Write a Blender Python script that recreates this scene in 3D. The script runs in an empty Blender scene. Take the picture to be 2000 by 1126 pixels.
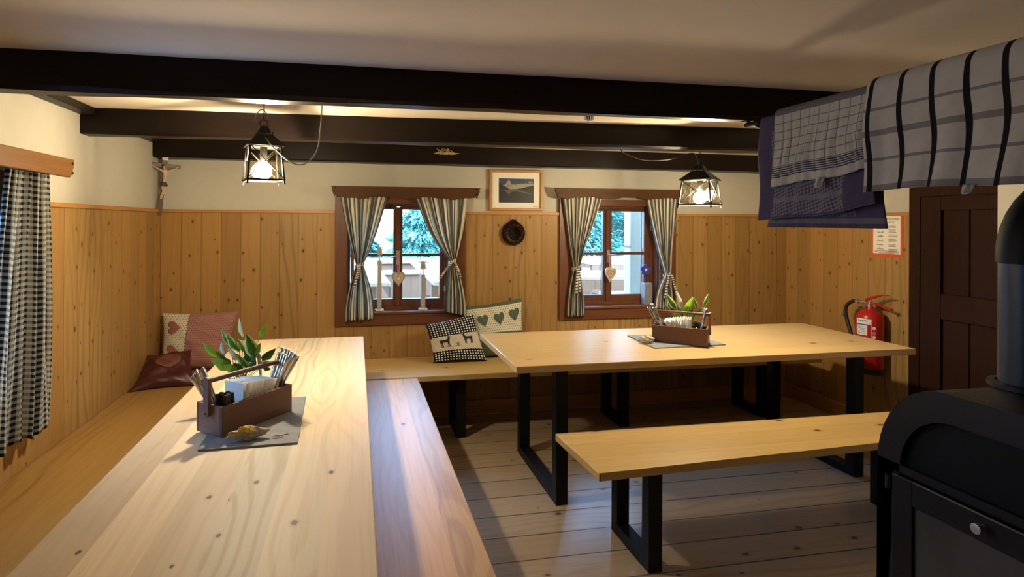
import bpy, bmesh, math, random
from mathutils import Vector, Matrix
from mathutils.geometry import tessellate_polygon
sc = bpy.context.scene
COL = sc.collection
PI = math.pi
rnd = random.Random(7)

# ------------------------------------------------------------------ camera, exposure, sky, daylight
W, H = 4.938, 2.02                      # room width, ceiling height
CX, CY, CZ, YAW, ROLL, FPX, PX, PY = 1.3247, -4.2122, 1.4611, 0.1889, 0.0048, 1100.0, 905.6, 434.1
cam = bpy.data.cameras.new('camera'); camo = bpy.data.objects.new('camera', cam); COL.objects.link(camo)
r0 = Vector((math.cos(YAW), -math.sin(YAW), 0)); f0 = Vector((math.sin(YAW), math.cos(YAW), 0)); u0 = Vector((0, 0, 1))
rr = r0 * math.cos(ROLL) + u0 * math.sin(ROLL); uu = -r0 * math.sin(ROLL) + u0 * math.cos(ROLL)
m = Matrix((rr, uu, -f0)).transposed().to_4x4(); m.translation = (CX, CY, CZ); camo.matrix_world = m
cam.sensor_fit = 'HORIZONTAL'; cam.sensor_width = 36; cam.lens = FPX / 2000 * 36
cam.shift_x = (1000 - PX) / 2000; cam.shift_y = (PY - 563) / 2000
cam.clip_start = 0.02
sc.camera = camo
sc.view_settings.view_transform = 'Standard'; sc.view_settings.look = 'None'
sc.view_settings.exposure = 0.0; sc.view_settings.gamma = 1.0; sc.view_settings.use_curve_mapping = False
LAMP, SKY = 1230.0, 24.0
LAMP_COL = (1.0, 0.85, 0.62)
SKY_COL = (0.25, 0.53, 1.0)
w = bpy.data.worlds.new('sky'); sc.world = w; w.use_nodes = True
bg = w.node_tree.nodes['Background']; bg.inputs[0].default_value = (*SKY_COL, 1); bg.inputs[1].default_value = SKY
def portal(loc, rot, sx, sy):           # guides sky light through a real window opening, emits nothing of its own
    l = bpy.data.lights.new('window_daylight', 'AREA'); l.shape = 'RECTANGLE'; l.size = sx; l.size_y = sy
    l.cycles.is_portal = True
    o = bpy.data.objects.new('window_daylight', l); COL.objects.link(o); o.location = loc; o.rotation_euler = rot
portal((1.64, 0.32, 1.2), (-PI/2, 0, 0), 0.78, 0.82)
portal((3.39, 0.32, 1.2), (-PI/2, 0, 0), 0.74, 0.82)
portal((-0.32, -2.055, 1.2), (0, -PI/2, 0), 0.80, 0.45)

# ------------------------------------------------------------------ node helper
class NT:
    def __init__(s, name):
        s.m = bpy.data.materials.new(name); s.m.use_nodes = True; s.t = s.m.node_tree; s.t.nodes.clear()
        s.out = s.t.nodes.new('ShaderNodeOutputMaterial')
    def n(s, kind, **kw):
        x = s.t.nodes.new('ShaderNode' + kind)
        for k, v in kw.items(): setattr(x, k, v)
        return x
    def put(s, inp, v):
        if hasattr(v, 'is_output') or hasattr(v, 'links') : s.t.links.new(v, inp)
        elif isinstance(v, (tuple, list)) and len(v) == 3 and inp.type == 'RGBA': inp.default_value = (*v, 1)
        else: inp.default_value = v
    def math(s, op, a, b=0.0, c=0.0):
        x = s.n('Math', operation=op)
        s.put(x.inputs[0], a); s.put(x.inputs[1], b); s.put(x.inputs[2], c); return x.outputs[0]
    def mul(s, a, b): return s.math('MULTIPLY', a, b)
    def add(s, a, b): return s.math('ADD', a, b)
    def sub(s, a, b): return s.math('SUBTRACT', a, b)
    def xyz(s, which='Object'):
        t = s.n('TexCoord'); x = s.n('SeparateXYZ'); s.t.links.new(t.outputs[which], x.inputs[0]); return list(x.outputs)
    def comb(s, a, b, c=0.0):
        x = s.n('CombineXYZ')
        for i, v in enumerate((a, b, c)): s.put(x.inputs[i], v)
        return x.outputs[0]
    def noise(s, vec, scale=1.0, detail=2.0, rough=.5, dist=0.0):
        x = s.n('TexNoise'); s.put(x.inputs['Vector'], vec); x.inputs['Scale'].default_value = scale
        x.inputs['Detail'].default_value = detail; x.inputs['Roughness'].default_value = rough; x.inputs['Distortion'].default_value = dist
        return x.outputs[0]
    def vor(s, vec, scale=1.0):
        x = s.n('TexVoronoi', voronoi_dimensions='2D'); s.put(x.inputs['Vector'], vec); x.inputs['Scale'].default_value = scale
        return x.outputs['Distance'], x.outputs['Color']
    def white(s, v):
        x = s.n('TexWhiteNoise', noise_dimensions='1D'); s.put(x.inputs['W'], v); return x.outputs['Value']
    def mapr(s, v, a, b, c=0.0, d=1.0):
        x = s.n('MapRange', interpolation_type='SMOOTHSTEP'); s.put(x.inputs[0], v)
        for i, q in enumerate((a, b, c, d)): x.inputs[i + 1].default_value = q
        return x.outputs[0]
    def mix(s, f, a, b, mode='MIX'):
        x = s.n('Mix', data_type='RGBA', blend_type=mode); s.put(x.inputs[0], f); s.put(x.inputs[6], a); s.put(x.inputs[7], b); return x.outputs[2]
    def bump(s, h, strength=.3, dist=.002):
        x = s.n('Bump'); x.inputs['Strength'].default_value = strength; x.inputs['Distance'].default_value = dist
        s.put(x.inputs['Height'], h); return x.outputs[0]
    def bsdf(s, col, rough=.5, metal=0.0, spec=.5, coat=0.0, normal=None, link=True, sheen=0.0):
        b = s.n('BsdfPrincipled'); s.put(b.inputs['Base Color'], col); s.put(b.inputs['Roughness'], rough)
        s.put(b.inputs['Metallic'], metal); b.inputs['Specular IOR Level'].default_value = spec; b.inputs['Coat Weight'].default_value = coat
        b.inputs['Coat Roughness'].default_value = .25
        if sheen: b.inputs['Sheen Weight'].default_value = sheen
        if normal is not None: s.put(b.inputs['Normal'], normal)
        if link: s.t.links.new(b.outputs[0], s.out.inputs[0])
        return b.outputs[0]
    def line(s, coord, pos, half):      # 1 where |coord-pos|<half, for a list of positions
        acc = None
        for p in pos:
            c = s.math('COMPARE', coord, p, half); acc = c if acc is None else s.math('MAXIMUM', acc, c)
        return acc
    def band(s, c, a, b): return s.mul(s.math('GREATER_THAN', c, a), s.math('LESS_THAN', c, b))

def plain(name, col, rough=.5, metal=0.0, spec=.5, var=.12, bump=.0, scale=40, coat=0.0):
    t = NT(name); o = t.n('TexCoord').outputs['Object']
    k = t.noise(o, scale, 3)
    c = t.mix(k, tuple(x * (1 - var) for x in col), tuple(min(1, x * (1 + var)) for x in col))
    t.bsdf(c, rough, metal, spec, coat, t.bump(k, bump) if bump else None); return t.m

def wood(name, light, dark, along='y', across='x', width=.12, tone=.2, groove=0.0, knot=.62, kr=.06, kx=7.0, rough=.35, coat=0.0,
         ringf=34.0, ringamt=.5, seed=0.0, spec=.5, grain=.35, knots=(), hue=.0, gcol=(.08, .035, .01)):
    t = NT(name); X = dict(zip('xyz', t.xyz())); L, A = X[along], X[across]
    N = X[[q for q in 'xyz' if q not in (along, across)][0]]
    q = t.math('DIVIDE', A, width); idx = t.math('FLOOR', q); r1 = t.white(t.add(idx, seed + .37)); r2 = t.white(t.add(idx, seed + 91.7))
    Ls = t.add(L, t.mul(r1, 7.3))
    fine = t.noise(t.comb(t.mul(A, 95), t.mul(Ls, 2.0), t.mul(N, 95)), 1, 3, .6)
    warp = t.noise(t.comb(t.mul(A, 3.2), t.mul(Ls, 1.1), t.add(t.mul(N, 3), t.mul(r2, 9))), 1, 1.5, .4)
    cen = t.mul(t.sub(t.math('FRACT', q), .5), width)
    rg = t.math('SINE', t.add(t.mul(warp, ringf), t.mul(t.math('ABSOLUTE', t.add(cen, t.mul(t.sub(r2, .5), width))), 110)))
    rg = t.mapr(rg, .1, 1.0); rg = t.mul(rg, t.add(.2, t.mul(t.mul(r2, r2), .8)))
    f = t.math('MINIMUM', t.add(t.mul(rg, ringamt), t.mul(t.mapr(fine, .45, .75), grain)), 1.0)
    col = t.mix(f, light, dark)
    val = t.add(1 - tone / 2, t.mul(r1, tone))
    col = t.mix(1.0, col, t.comb(val, t.mul(val, t.add(1.0, t.mul(t.sub(r2, .5), hue))), t.mul(val, t.add(1.0, t.mul(t.sub(r2, .5), 2 * hue)))), 'MULTIPLY')
    d, c = t.vor(t.comb(t.add(t.mul(A, kx), t.mul(r1, 3.0)), t.mul(Ls, kx * .62)), 1.0)
    sx = t.n('SeparateColor'); t.t.links.new(c, sx.inputs[0])
    gate = t.math('GREATER_THAN', sx.outputs[0], knot); rad = t.mul(t.add(.45, t.mul(sx.outputs[1], .9)), kr)
    dn = t.math('DIVIDE', d, rad)
    halo = t.mul(gate, t.mapr(dn, 2.6, 1.0)); core = t.mul(gate, t.mapr(dn, 1.15, .75))
    for (kl, ka, s_) in knots:
        e = t.math('SQRT', t.add(t.math('POWER', t.mul(t.sub(L, kl), .62), 2.0), t.math('POWER', t.sub(A, ka), 2.0)))
        dn = t.math('DIVIDE', e, s_)
        halo = t.math('MAXIMUM', halo, t.mapr(dn, 2.2, .9)); core = t.math('MAXIMUM', core, t.mapr(dn, 1.1, .7))
    col = t.mix(t.mul(halo, .55), col, dark); col = t.mix(t.mul(core, .85), col, (.055, .02, .008))
    hgt = t.mul(fine, .12); ro = rough
    fr = t.math('ABSOLUTE', t.mul(t.sub(t.math('FRACT', q), .5), 2.0))
    if groove:
        g = t.mapr(fr, 1 - groove / width * 1.6, 1 - groove / width * .5)
        col = t.mix(t.mul(g, .8), col, gcol); hgt = t.sub(hgt, g)
    t.bsdf(col, t.add(rough, t.mul(fine, .12)), 0, spec, coat, t.bump(hgt, .5, .0025 if groove else .0008)); return t.m

PINE_L, PINE_D = (.35, .205, .068), (.235, .116, .030)
M = {}
M['panel_back'] = wood('pine_panelling', PINE_L, PINE_D, 'z', 'x', .131, .28, .004, .28, .05, 8.5, .4, spec=.3, ringamt=.7, hue=.12, gcol=(.16, .075, .02))
M['panel_side'] = wood('pine_panelling_side', PINE_L, PINE_D, 'z', 'y', .131, .26, .004, .30, .05, 8.5, .4, spec=.3, ringamt=.6, seed=5, hue=.12, gcol=(.2, .10, .03))
M['rail'] = wood('pine_rail', (.45, .21, .055), (.28, .11, .025), 'x', 'z', .2, .1, 0, .9, rough=.4)
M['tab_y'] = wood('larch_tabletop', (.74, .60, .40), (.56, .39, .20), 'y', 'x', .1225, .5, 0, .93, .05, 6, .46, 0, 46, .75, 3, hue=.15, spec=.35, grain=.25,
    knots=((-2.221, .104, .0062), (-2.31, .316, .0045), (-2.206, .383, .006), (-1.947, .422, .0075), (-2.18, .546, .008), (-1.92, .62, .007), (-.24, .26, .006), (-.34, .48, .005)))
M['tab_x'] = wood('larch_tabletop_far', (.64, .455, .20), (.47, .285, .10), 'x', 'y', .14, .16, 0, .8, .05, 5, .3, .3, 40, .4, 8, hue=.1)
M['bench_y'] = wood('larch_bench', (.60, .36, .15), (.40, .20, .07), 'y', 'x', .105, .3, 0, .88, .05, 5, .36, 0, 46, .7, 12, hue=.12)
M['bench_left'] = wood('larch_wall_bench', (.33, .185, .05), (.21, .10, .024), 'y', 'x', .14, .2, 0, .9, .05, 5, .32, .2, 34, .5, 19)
M['bench_x'] = wood('larch_bench_far', (.57, .38, .135), (.40, .225, .065), 'x', 'y', .15, .2, .0008, .8, .05, 5, .3, .3, 40, .4, 23)
M['floor'] = wood('worn_floor_planks', (.45, .335, .21), (.29, .20, .115), 'x', 'y', .187, .2, .007, .55, .05, 6, .26, .2, 34, .4, 31, hue=.1, gcol=(.02, .012, .008))
M['brown'] = wood('brown_stained_wood', (.135, .048, .018), (.07, .022, .008), 'z', 'x', .3, .12, 0, .95, rough=.35, spec=.4)
M['brown_h'] = wood('brown_stained_wood_h', (.135, .048, .018), (.07, .022, .008), 'x', 'z', .3, .12, 0, .95, rough=.35, spec=.4)
M['pelmet'] = wood('pelmet_wood', (.075, .033, .011), (.04, .016, .005), 'x', 'z', .3, .1, 0, .8, .05, 6, .5, spec=.2)
M['pelmet_l'] = wood('pelmet_wood_left', (.17, .072, .018), (.09, .034, .009), 'y', 'z', .3, .1, 0, .8, .05, 6, .35)
M['beam'] = wood('black_brown_beam', (.0105, .006, .0045), (.005, .003, .0024), 'x', 'z', .6, .1, 0, .9, rough=.30, spec=.16)
M['beam_y'] = wood('black_brown_beam_side', (.0105, .006, .0045), (.005, .003, .0024), 'y', 'z', .6, .1, 0, .9, rough=.4, spec=.4)
M['door'] = wood('dark_door_wood', (.028, .011, .0055), (.013, .005, .0028), 'z', 'y', .2, .2, 0, .8, .05, 6, .6, spec=.1)
M['caddy'] = wood('walnut_caddy', (.11, .042, .022), (.045, .017, .01), 'x', 'z', .06, .25, 0, .97, rough=.4, ringf=20, ringamt=.7)
M['caddy_end'] = wood('walnut_caddy_end', (.17, .085, .065), (.08, .036, .028), 'y', 'z', .06, .2, 0, .97, rough=.4)
M['caddy_in'] = wood('caddy_divider', (.50, .27, .11), (.3, .14, .05), 'x', 'z', .06, .15, 0, .97, rough=.45)
M['deck'] = wood('terrace_boards', (.2, .15, .1), (.15, .11, .08), 'x', 'y', .14, .15, .004, .9, rough=.6)
M['fence'] = wood('fence_boards', (.25, .105, .045), (.18, .07, .03), 'z', 'x', .16, .2, .006, .8, rough=.6)
M['outwood'] = wood('picnic_wood', (.40, .24, .13), (.30, .17, .09), 'x', 'y', .14, .12, .003, .9, rough=.6)
M['postwood'] = wood('post_wood', (.36, .28, .2), (.28, .21, .15), 'z', 'x', .3, .1, 0, .8, rough=.6)
M['greywood'] = wood('weathered_wood', (.22, .21, .21), (.12, .11, .11), 'z', 'x', .2, .1, 0, .95, rough=.7)
M['cross'] = wood('crucifix_wood', (.075, .034, .014), (.045, .02, .008), 'z', 'x', .2, .1, 0, .95, rough=.4)
M['frame'] = wood('oak_frame', (.42, .21, .06), (.26, .11, .03), 'x', 'z', .2, .1, 0, .95, rough=.4)
M['plaster'] = plain('white_plaster', (.50, .475, .41), .85, spec=.2, var=.05, bump=.25, scale=18)
M['ceil'] = plain('ceiling_plaster', (.64, .57, .49), .9, spec=.15, var=.04, bump=.2, scale=14)
M['steel'] = plain('black_steel', (.004, .004, .0045), .5, spec=.25, var=.2)
M['stove'] = plain('stove_enamel', (.0035, .004, .006), .42, spec=.3, var=.2)
M['stove_in'] = plain('stove_black', (.002, .002, .0025), .6, spec=.15, var=.2)
M['pipe'] = plain('stove_pipe_steel', (.006, .0065, .009), .42, spec=.4, var=.2)
M['iron'] = plain('lantern_iron', (.005, .0045, .004), .55, spec=.25, var=.3)
M['chrome'] = plain('cutlery_steel', (.72, .70, .66), .22, 1.0, var=.05)
M['handle'] = plain('brushed_handle', (.55, .54, .52), .4, 1.0, var=.05)
M['red'] = plain('extinguisher_red', (.42, .012, .012), .3, spec=.5, var=.05)
M['black'] = plain('black_rubber', (.012, .012, .012), .6, var=.2)
M['white'] = plain('white_label', (.78, .78, .76), .6, var=.03)
M['blue'] = plain('blue_print', (.03, .06, .2), .6)
M['ink'] = plain('dark_ink', (.03, .03, .03), .7)
M['grey_ink'] = plain('grey_ink', (.3, .3, .32), .7)
M['pink_ink'] = plain('pink_ink', (.6, .2, .2), .7)
M['orange'] = plain('orange_red_border', (.62, .10, .035), .4)
M['paper'] = plain('paper', (.80, .77, .70), .8, var=.03)
M['napkin'] = plain('paper_napkin', (.85, .83, .80), .9, spec=.1, var=.03)
M['pot'] = plain('white_ceramic', (.78, .76, .72), .25, coat=.3, var=.03)
M['soil'] = plain('soil', (.03, .02, .012), .95, var=.4)
M['stem'] = plain('plant_stem', (.14, .26, .05), .5)
M['slate'] = plain('slate', (.21, .22, .23), .6, spec=.3, var=.3, bump=.4, scale=30)
M['stone'] = plain('stone', (.42, .36, .27), .8, spec=.2, var=.35, bump=.6, scale=35)
M['stone_gold'] = plain('yellow_crystal', (.62, .40, .05), .4, var=.4, bump=.5, scale=60)
M['reindeer'] = plain('white_washed_wood', (.72, .68, .60), .7, var=.05)
M['greypaint'] = plain('grey_paint', (.42, .40, .36), .7, var=.06)
M['heartw'] = plain('cream_heart_wood', (.62, .50, .33), .6, var=.06)
M['heartw2'] = plain('tan_heart_wood', (.44, .30, .15), .6, var=.06)
M['ribbon'] = plain('pink_ribbon', (.62, .30, .30), .7, var=.05)
M['flower'] = plain('blue_felt', (.035, .055, .36), .8, var=.1)
M['yellow'] = plain('yellow_felt', (.8, .68, .2), .8)
M['skin'] = plain('carved_body', (.55, .38, .24), .5, var=.08)
M['loin'] = plain('dark_loincloth', (.05, .04, .035), .6)
M['hair'] = plain('carved_hair', (.07, .04, .025), .6)
M['straw'] = plain('straw', (.55, .43, .2), .8, var=.25)
M['satin'] = plain('dark_red_satin', (.055, .006, .0055), .40, spec=.5, var=.25, scale=8)
M['embroid'] = plain('embroidered_patch', (.15, .048, .032), .6, var=.7, scale=60, bump=.5)
M['felt_black'] = plain('black_felt', (.015, .014, .014), .9)
M['felt_brown'] = plain('brown_stitching', (.14, .06, .045), .9)
M['stitch'] = plain('black_stitching', (.02, .015, .012), .9)
M['cord'] = plain('lamp_cable', (.10, .085, .07), .5)
M['smoke'] = plain('white_plastic', (.72, .70, .68), .4, var=.02)
M['bark'] = plain('bark', (.1, .07, .05), .9, var=.3)
M['foliage'] = plain('conifer_green', (.13, .28, .20), .6, var=.5, scale=3)
M['crate'] = plain('dark_crate', (.05, .05, .06), .6)

def glass(name, tint=(1, 1, 1), k=1.0):
    t = NT(name); tr = t.n('BsdfTransparent'); tr.inputs[0].default_value = (*tint, 1)
    g = t.n('BsdfGlossy'); g.inputs['Roughness'].default_value = .03
    lw = t.n('LayerWeight'); lw.inputs[0].default_value = .25
    mx = t.n('MixShader'); t.put(mx.inputs[0], t.mul(lw.outputs['Fresnel'], k)); t.t.links.new(tr.outputs[0], mx.inputs[1]); t.t.links.new(g.outputs[0], mx.inputs[2])
    t.t.links.new(mx.outputs[0], t.out.inputs[0]); return t.m
M['glass'] = glass('window_glass', (.97, .98, .98), .6)
M['pglass'] = glass('picture_glass', (1, 1, 1), .07)
M['lglass'] = glass('lantern_glass', (.95, .93, .86), .7)
def emitter(name, col, s):
    t = NT(name); e = t.n('Emission'); e.inputs[0].default_value = (*col, 1); e.inputs[1].default_value = s
    t.t.links.new(e.outputs[0], t.out.inputs[0]); return t.m
M['bulb'] = emitter('glowing_bulb', LAMP_COL, LAMP)

def cloth(name, fn, transl=0.0, rough=.9, bscale=900):
    t = NT(name); U, V, _ = t.xyz('UV'); col = fn(t, U, V)
    k = t.noise(t.comb(U, V), bscale, 1)
    b = t.bsdf(col, rough, 0, .15, normal=t.bump(k, .25, .0006), link=not transl)
    if transl:
        tl = t.n('BsdfTranslucent'); t.put(tl.inputs[0], col); mx = t.n('MixShader'); mx.inputs[0].default_value = transl
        t.t.links.new(b, mx.inputs[1]); t.t.links.new(tl.outputs[0], mx.inputs[2]); t.t.links.new(mx.outputs[0], t.out.inputs[0])
    return t.m
def half(t, c, f, duty=.5): return t.math('LESS_THAN', t.math('FRACT', t.mul(c, f)), duty)
def gingham(t, U, V, fu, fv, a, b, duty=.5):
    s = t.mul(t.add(half(t, U, fu, duty), half(t, V, fv, duty)), .5); return t.mix(s, a, b)
def f_stripe(t, U, V):       # U in metres across the cloth
    c = t.mix(half(t, U, 1 / .042, .5), (.90, .85, .73), (.15, .155, .14))
    return t.mix(half(t, t.add(U, .0065), 1 / .042, .10), c, (.34, .34, .30))
M['stripe'] = cloth('striped_curtain_cloth', f_stripe, .35)
def f_ribbon(t, U, V): return t.mix(half(t, V, 1 / .022, .45), (.74, .69, .58), (.07, .07, .07))
M['ribbon_stripe'] = cloth('striped_tie_ribbon', f_ribbon)
M['gingham'] = cloth('checked_curtain_cloth', lambda t, U, V: gingham(t, U, V, 1 / .0235, 1 / .0235, (.70, .69, .62), (.018, .030, .052)), .48)
def dots(t, U, V, s, r):
    fu = t.sub(t.math('FRACT', t.mul(U, s)), .5); row = t.math('FLOOR', t.mul(V, s))
    fu = t.sub(t.math('FRACT', t.add(t.mul(U, s), t.mul(row, .5))), .5); fv = t.sub(t.math('FRACT', t.mul(V, s)), .5)
    return t.math('LESS_THAN', t.add(t.mul(fu, fu), t.mul(fv, fv)), r * r)
CREAM = (.62, .57, .42)
def f_redpil(t, U, V):
    a = gingham(t, U, V, 62, 50, (.52, .30, .26), (.13, .018, .020))
    b = t.mix(dots(t, U, V, 24, .17), CREAM, (.10, .06, .05))
    edge = t.add(.355, t.mul(V, .02))
    c = t.mix(t.math('LESS_THAN', U, edge), a, b)
    st = t.mul(t.math('COMPARE', U, edge, .008), half(t, V, 18, .4)); return t.mix(st, c, (.06, .03, .03))
M['redpil'] = cloth('red_check_pillow', f_redpil, bscale=120)
def f_redheart(t, U, V): return gingham(t, U, V, 300, 300, (.50, .24, .22), (.20, .03, .032))
M['redheart'] = cloth('red_check_heart', lambda t, U, V: gingham(t, U, V, 62, 50, (.50, .24, .22), (.16, .03, .03)))
def f_grpil(t, U, V):
    a = gingham(t, U, V, 60, 60, (.14, .17, .11), (.055, .075, .045))
    b = t.mix(dots(t, U, V, 24, .18), (.62, .60, .46), (.03, .03, .025))
    return t.mix(t.band(V, .44, .93), a, b)
M['grpil'] = cloth('green_check_pillow', f_grpil, bscale=120)
M['grheart'] = cloth('green_check_heart', lambda t, U, V: gingham(t, U, V, 60, 60, (.12, .15, .10), (.05, .07, .045)))
def f_deer(t, U, V):
    a = gingham(t, U, V, 15, 15, (.80, .78, .72), (.008, .008, .009), .56)
    f = t.math('LESS_THAN', t.math('FRACT', t.mul(U, 18)), .52); g = t.math('LESS_THAN', t.math('FRACT', t.mul(V, 18)), .52)
    a = t.mix(t.math('MAXIMUM', f, g), (.80, .78, .72), (.009, .009, .010))
    b = t.mix(t.noise(t.comb(U, V), 14, 3), (.50, .45, .34), (.62, .56, .44))
    lo, hi = t.add(.27, t.mul(U, -.02)), t.add(.60, t.mul(U, .02))
    c = t.mix(t.mul(t.math('GREATER_THAN', V, lo), t.math('LESS_THAN', V, hi)), a, b)
    return c
M['deerpil'] = cloth('deer_pillow_cloth', f_deer, bscale=120)
def f_big(t, U, V):          # U along the rail (m, from the left edge), V down from the rail (m)
    c = t.mix(t.noise(t.comb(U, V), 30, 3), (.32, .305, .29), (.41, .39, .37))
    g = t.math('MAXIMUM', t.line(V, (.135, .30), .009), t.line(V, (.062, .215), .0045))
    c = t.mix(t.mul(g, .75), c, (.10, .095, .10))
    return t.mix(t.line(U, (.017, .114, .204, .294, .382, .47, .56), .0075), c, (.008, .008, .010))
M['big_towel'] = cloth('white_black_check_towel', f_big)
def f_small(t, U, V):
    c = t.mix(t.noise(t.comb(U, V), 40, 3), (.29, .28, .26), (.39, .37, .345))
    k = t.math('MAXIMUM', t.mul(half(t, U, 1 / .042, .07), t.math('LESS_THAN', V, .24)), t.mul(half(t, V, 1 / .032, .10), t.math('LESS_THAN', V, .195)))
    c = t.mix(t.mul(k, .8), c, (.055, .06, .075))
    return t.mix(t.line(V, (.200, .208, .216, .224, .232), .0022), c, (.025, .03, .06))
M['small_towel'] = cloth('grey_fine_check_towel', f_small)
def f_navy(t, U, V):
    c = t.mix(t.noise(t.comb(U, V), 30, 3), (.045, .038, .075), (.065, .055, .10))
    ck = t.n('TexChecker'); t.put(ck.inputs[0], t.comb(t.mul(t.add(U, t.mul(V, .6)), 1), t.mul(t.sub(V, t.mul(U, .6)), 1))); ck.inputs[3].default_value = 90
    zone = t.mul(t.band(U, .07, .41), t.band(V, .05, .385))
    c = t.mix(t.mul(t.mul(zone, ck.outputs['Fac']), .8), c, (.16, .15, .18))
    c = t.mix(t.mul(t.mul(t.line(V, (.325,), .009), t.band(U, .07, .41)), .9), c, (.13, .125, .15))
    return t.mix(t.line(V, (.40,), .009), c, (.11, .105, .13))
M['navy_towel'] = cloth('navy_pattern_towel', f_navy)
def f_leaf(t, U, V):
    e = t.math('ABSOLUTE', t.mul(t.sub(U, .5), 2)); k = t.noise(t.comb(t.mul(U, 4), t.mul(V, 3)), 2.5, 3)
    c = t.mix(k, (.05, .18, .022), (.17, .40, .04)); return t.mix(t.mapr(t.add(e, t.mul(t.sub(k, .5), 1.3)), .50, .72), c, (.72, .74, .36))
M['leaf'] = cloth('variegated_leaf', f_leaf, .25, .35)
M['leaf_bright'] = cloth('bright_leaf', lambda t, U, V: t.mix(t.noise(t.comb(U, V), 6, 3), (.26, .46, .03), (.36, .56, .06)), .3, .35)
M['leaf_dark'] = cloth('dark_leaf', lambda t, U, V: t.mix(t.noise(t.comb(U, V), 6, 3), (.025, .10, .018), (.09, .22, .03)), .2, .35)
M['leaf_white'] = cloth('white_leaf', lambda t, U, V: t.mix(t.noise(t.comb(U, V), 6, 3), (.62, .66, .5), (.8, .8, .68)), .3, .4)
def f_mould(t, U, V):
    d, c = t.vor(t.comb(t.mul(U, 22), t.mul(V, 7)), 1.0)
    return t.mix(t.mapr(d, .22, .14), (.016, .006, .004), (.085, .048, .034))
M['mould'] = cloth('glazed_brown_ceramic', f_mould, 0, .22)
def f_stoveglass(t):
    pass
def mk_stove_glass():
    t = NT('sooty_stove_glass'); o = t.n('TexCoord').outputs['Object']; k = t.noise(o, 6, 4, .6)
    t.bsdf(t.mix(k, (.014, .015, .016), (.075, .077, .077)), .35, 0, .5); return t.m
M['stove_glass'] = mk_stove_glass()

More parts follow.
